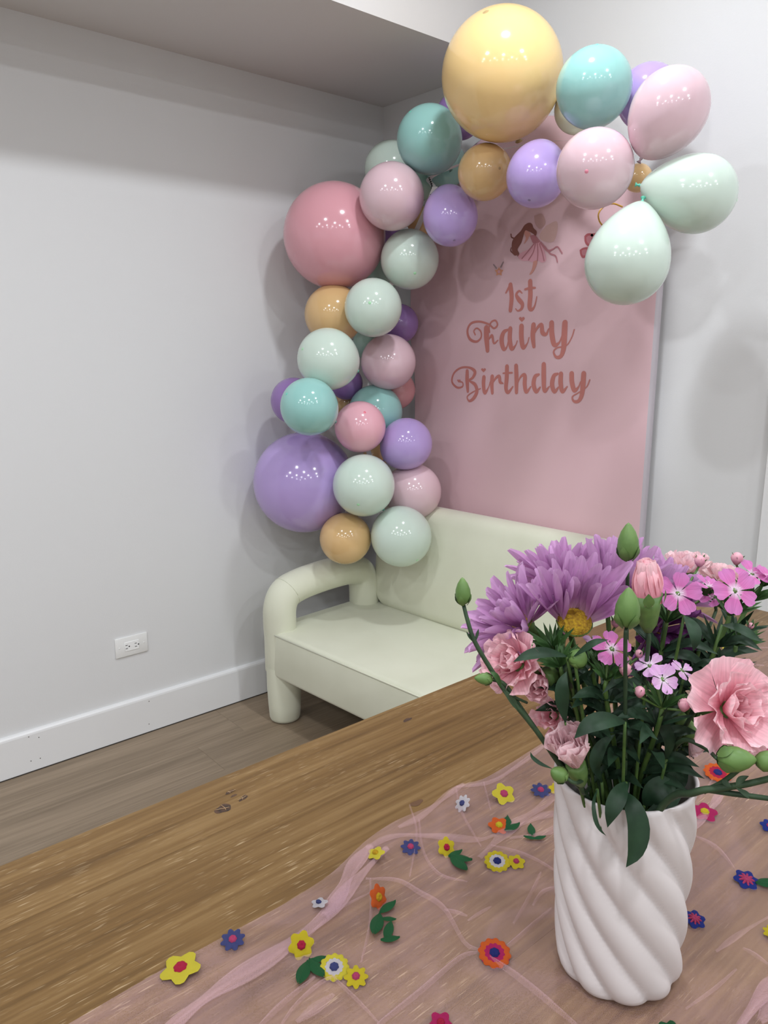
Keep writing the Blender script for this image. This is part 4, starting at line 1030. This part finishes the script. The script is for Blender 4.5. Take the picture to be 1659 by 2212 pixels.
# carnations
carnation(1118, 1432, .655, (-.72, .35, .55), .029, 'pink carnation at the left under the tilted chrysanthemum')
carnation(1172, 1468, .665, (-.55, -.15, .6), .022, 'half open pink carnation below the leftmost open one', rings=((4, 82, .9), (5, 68, 1.0), (5, 50, 1.0)), wid=.8)
carnation(1196, 1545, .690, (-.4, .1, .6), .021, 'folded pink carnation among the left stems', rings=((4, 80, .9), (5, 62, 1.0), (4, 40, 1.0)), wid=.75)
carnation(1243, 1650, .655, (-.30, .75, .50), .040, 'tulip-like pale pink carnation just above the vase rim', M_CARNP, rings=((3, 86, .8), (4, 78, .95), (5, 66, 1.0)), wid=.95, entry=VC+Vector((-.02, -.012, VH)))
carnation(1572, 1532, .635, (.30, .30, .88), .036, 'large ruffled pink carnation at the right edge of the bouquet', rings=((4, 78, .62), (5, 60, .85), (6, 34, 1.05), (6, 8, 1.1)))
carnation(1484, 1232, .82, (.0, .95, .1), .027, 'pale pink carnation at the top behind the sweet williams', M_CARNP)
carnation(1558, 1252, .83, (.15, .95, .1), .022, 'small pale pink carnation at the back right behind the sweet williams', M_CARNP)
carnation(1497, 1598, .685, (.30, -.65, .45), .016, 'little salmon carnation hanging beside the large ruffled one', M_CARNP, rings=((4, 75, 1.0), (5, 55, 1.0)), wid=.9)
# closed pink carnation bud with long calyx
r = plant('carnation', 'closed pink carnation bud in a long green calyx at the top centre', 'flower', 'pink carnations')
a = cam_dir(-.10, .96, .22); H = at_depth(1398, 1292, .635); cb = H-a*.030
stem(r, stem_path(cb, a), .0022, .0018, M_STEMD)
lathe_at('calyx', [(0, 0), (.003, 0), (.0075, .008), (.0105, .022), (.0125, .034), (.0105, .030), (0, .028)], cb, a, M_CALY, r, 20)
lathe_at('bud_core', [(0, -.004), (.007, 0), (.0095, .010), (.0100, .020), (.0075, .027), (.003, .030), (0, .0305)], H, a, mat('bud_pink', (238, 178, 188), .6), r, 20)
ax, u, v = basis(a)
for nr, (cnt, el, ls, rr) in enumerate(((4, 101, .036, .0075), (5, 99, .037, .0100), (5, 96, .036, .0122))):
    for k in range(cnt):
        ph = 2*PI*(k+.5*nr)/cnt; rad = u*math.cos(ph)+v*math.sin(ph); e = math.radians(el); d = rad*math.cos(e)+ax*math.sin(e)
        put_petal('petal', pm_(BUDP[k % 3], M_CARN), r, H-BASE+rad*rr-ax*.003, d, -rad, ls*random.uniform(.93, 1.05), .8)
for k in range(5):
    ph = 2*PI*k/5; rad = u*math.cos(ph)+v*math.sin(ph); p = H+rad*.0125-ax*.004
    leaf(r, [p, p+ax*.006+rad*.0015, p+ax*.013+rad*.002], .009, M_CALY, 'sepal', up=rad, fold=.1)
# green buds
green_bud(1357, 1170, .665, (-.03, .98, .15), 46, 84, 'uppermost plump green bud above the closed pink carnation')
green_bud(1356, 1312, .60, (.0, .97, .2), 54, 92, 'plump green bud in front, right of the yellow flower centre')
SIDE = lambda pts, d: [at_depth(x, y, d+dd) for x, y, dd in pts]
lb = green_bud(1000, 1277, .63, (-.06, .98, .15), 34, 62, 'lone green bud on a long bent stem reaching to the left', path=[BASE+Vector((.02, .01, .01)), at_depth(1290, 1760, .70)]+SIDE([(1215,1660,.035),(1160,1580,.02),(1100,1505,.01),(1060,1445,.005),(1025,1385,0),(1010,1340,0)], .63), r0=.0026)
leaf(lb, SIDE([(1024,1388,0),(1014,1375,0),(1007,1364,0)], .63), .0025, M_STEMD); leaf(lb, SIDE([(1026,1388,0),(1031,1370,0),(1034,1358,0)], .63), .0025, M_STEMD)
leaf(lb, SIDE([(1120,1535,.012),(1105,1512,.008),(1085,1490,.005)], .63), .006, M_STEMD); leaf(lb, SIDE([(1085,1488,.008),(1072,1462,.0),(1058,1450,.0)], .63), .005, M_LEAFB)
stem(lb, SIDE([(1092,1494,.008),(1112,1506,.010),(1138,1518,.02)], .63), .0014, .0012, M_STEMD, 10, 'branch')
green_bud(1044, 1466, .635, (-.93, .12, .2), 26, 42, 'tiny green bud lying sideways on the long left stem', path=[BASE+Vector((.018, .012, .012)), at_depth(1295, 1765, .705)]+SIDE([(1190,1620,.035),(1130,1535,.02),(1092,1480,.008)], .63), r0=.0018)
gb = green_bud(1206, 1672, .635, (-.75, .45, .3), 36, 42, 'small green bud hanging over the left of the vase rim', entry=VC+Vector((-.02, -.018, VH)))
leaf(gb, SIDE([(1192,1660,0),(1168,1650,0),(1150,1636,0),(1146,1624,0)], .635), .0035, M_LEAF)
sb = green_bud(1250, 1420, .64, (.35, .75, .5), 42, 44, 'small pale green bud in the middle of the foliage')
gr = green_bud(1592, 1640, .60, (.92, .05, .25), 56, 80, 'big green bud at the right pointing out sideways', path=[BASE+Vector((-.02, 0, .01)), VC+Vector((.022, .018, VH))]+SIDE([(1470,1602,.03),(1520,1614,.01)], .62), r0=.0024)
stk = plant('carnation_bud', 'green bud cut by the right picture edge on a forked stem', 'flower bud', 'green carnation buds')
P = [BASE+Vector((-.025, -.008, .01)), at_depth(1420, 1755, .668)]+SIDE([(1500,1712,.0),(1560,1702,-.01),(1620,1692,-.02),(1700,1672,-.03)], .63)
stem(stk, P, .0034, .0024, M_STEMD, 40)
stem(stk, SIDE([(1520,1710,0),(1560,1690,-.008),(1600,1660,-.02),(1640,1640,-.03)], .63), .0024, .0018, M_STEMD, 20, 'branch')
stem(stk, SIDE([(1530,1706,0),(1580,1714,-.01),(1640,1722,-.02),(1700,1730,-.03)], .63), .0026, .0020, M_STEMD, 20, 'branch')
C = at_depth(1662, 1642, .60); lathe_at('bud_body', bud_prof(44*.6/F_PX, 60*.6/F_PX), C-cam_dir(.8, .4, .2)*.011, cam_dir(.8, .4, .2), M_BUD, stk, 18)
for q in (((1590,1697),(1600,1684),(1618,1676)), ((1590,1702),(1612,1716),(1622,1724)), ((1580,1700),(1565,1690),(1560,1684))): leaf(stk, [at_depth(x, y, .612) for x, y in q], .005, M_STEMD)
# sweet william heads
sweet_william(1440, 1345, .70, (.15, .95, .1), [(1465,1282,-.02,(.0,.25,.95),44), (1532,1268,.01,(.3,.85,.3),34)], [(1512,1212,.05,12)], 'sweet william head with a wide open magenta pink floret facing out', n_leaf=7)
sweet_william(1575, 1330, .69, (.25,.95,.1), [(1588,1276,-.02,(.15,.35,.9),47), (1545,1290,.015,(-.5,.7,.3),30)], [], 'sweet william head with a large pink floret at the right side', n_leaf=7)
sweet_william(1620, 1300, .73, (.4,.9,.1), [(1625,1240,0,(.1,.75,.5),36), (1660,1248,.0,(.4,.7,.4),34)], [(1592,1206,.01,13)], 'sweet william head at the top right with one upright pink bud', n_leaf=7)
sweet_william(1310, 1470, .645, (0,.95,.2), [(1322,1402,-.005,(.05,.55,.8),40,M_DIA)], [(1351,1446,-.01,14), (1380,1412,.01,9)], 'sweet william head with one magenta floret at front centre', n_leaf=7)
sweet_william(1430, 1530, .645, (.1,.95,.2), [(1404,1438,0,(-.3,.7,.5),30,M_DIAP), (1432,1468,-.01,(.2,.3,.8),32,M_DIAP), (1474,1448,.01,(.4,.6,.4),26,M_DIAP)], [(1382,1494,-.01,12), (1478,1522,-.01,14), (1500,1490,.01,10)], 'sweet william head with small pale lilac florets and round buds', n_leaf=7)
sweet_william(1280, 1440, .66, (-.1,.95,.1), [(1283,1388,.01,(.1,.8,.4),24,M_DIAP)], [(1330,1345,.02,10)], 'sweet william head of tiny lilac florets beside the yellow centre', n_leaf=7)
sweet_william(1210, 1440, .655, (-.3,.9,.2), [], [(1222,1366,.01,7)], 'unopened leafy sweet william head below the tilted chrysanthemum', n_leaf=4, spk=22)
sweet_william(1510, 1400, .74, (.2,.95,.1), [], [(1480,1330,.0,7)], 'unopened leafy sweet william head at the right of the bouquet', n_leaf=6, spk=22)
# named leaves that hang or stand out
def lone_leaf(label, pts, wpx, dep, m=M_LEAF, entry=None):
    r = plant('leaf_sprig', label, 'leaf', 'loose leaves in the vase')
    W = [at_depth(x, y, dep+dd) for x, y, dd in pts]
    stem(r, [BASE+Vector((0, 0, .01)), BASE.lerp(W[0], .6), W[0]], .0018, .0014, M_STEM, 12)
    leaf(r, W, wpx*dep/F_PX, m, 'blade'); return r
lone_leaf('long dark leaf hanging down over the front of the vase', [(1340,1705,.012),(1365,1740,-.008),(1378,1790,-.012),(1372,1840,-.012),(1352,1874,-.010)], 48, .655)
lone_leaf('broad dark leaf bending over the vase rim, left of the long one', [(1352,1690,.01),(1338,1715,-.005),(1322,1750,-.01),(1312,1788,-.008)], 38, .652)
lone_leaf('thin curled leaf dangling at the left front of the vase', [(1290,1705,.01),(1282,1735,-.006),(1286,1770,-.01),(1296,1792,-.01),(1310,1806,-.008)], 10, .65)
lone_leaf('dark leaf lying inside the vase mouth at the right', [(1392,1740,.01),(1412,1715,0),(1440,1700,0),(1462,1712,.0)], 52, .675)
lone_leaf('grey-green leaf hanging below the wide open sweet william', [(1478,1330,.01),(1494,1352,0),(1502,1378,-.004),(1498,1408,0)], 30, .665)
lone_leaf('grey-green leaf sweeping out at the right side', [(1560,1350,.01),(1592,1356,0),(1622,1372,-.006),(1650,1388,0)], 24, .665)
lone_leaf('pair-like dark leaf pointing left across the pink carnation', [(1225,1418,.01),(1180,1410,0),(1140,1416,-.006),(1108,1430,-.004)], 26, .632)
lone_leaf('upright dark leaf in the shade left of centre', [(1222,1560,.01),(1214,1520,0),(1214,1480,-.004),(1224,1450,0)], 32, .64)
lone_leaf('broad dark leaf crossing the stems above the pale pink carnation', [(1350,1560,.01),(1310,1556,0),(1270,1568,-.006),(1240,1596,-.004)], 40, .63)
lone_leaf('slim grey leaf slanting below the yellow centre', [(1240,1418,.01),(1268,1398,0),(1290,1386,-.004),(1315,1382,0)], 16, .625)
lone_leaf('dark rounded leaf behind the pale lilac florets', [(1520,1500,.0),(1535,1470,0),(1528,1440,0),(1505,1430,0)], 50, .70)
lone_leaf('narrow dark leaf arching at the right above the tulle', [(1480,1450,.02),(1520,1432,.0),(1560,1430,0),(1580,1442,0)], 14, .68)
lone_leaf('slender leaf crossing in front of the closed bud stem', [(1395,1480,.01),(1360,1450,0),(1330,1470,0),(1300,1500,0)], 20, .64)
lone_leaf('dark leaf standing between the stems over the vase mouth', [(1440,1640,.01),(1445,1600,0),(1430,1560,0),(1440,1530,0)], 30, .66)
lone_leaf('dark leaf low between the stems near the rim at left', [(1300,1690,.01),(1285,1650,0),(1300,1610,0),(1330,1585,0)], 28, .665)
sweet_william(1590, 1395, .70, (.3,.95,.1), [], [(1622,1352,.0,7)], 'unopened leafy sweet william head low at the far right', n_leaf=6, spk=22)
sweet_william(1195, 1405, .668, (-.3,.9,.2), [], [(1206,1388,.01,6)], 'small unopened leafy sweet william head tucked against the tilted chrysanthemum', n_leaf=4, spk=20)
lone_leaf('dark leaf leaning on the right inner side of the vase mouth', [(1425,1735,.01),(1448,1700,.01),(1470,1675,.01),(1488,1660,.01)], 44, .69)
lone_leaf('dark leaf against the back right rim of the vase', [(1410,1700,.02),(1432,1660,.02),(1462,1632,.02),(1490,1622,.02)], 40, .72)
lone_leaf('small dark leaf by the right rim under the forked stem', [(1400,1752,.0),(1430,1742,.0),(1455,1722,.0),(1478,1698,.0)], 34, .675)
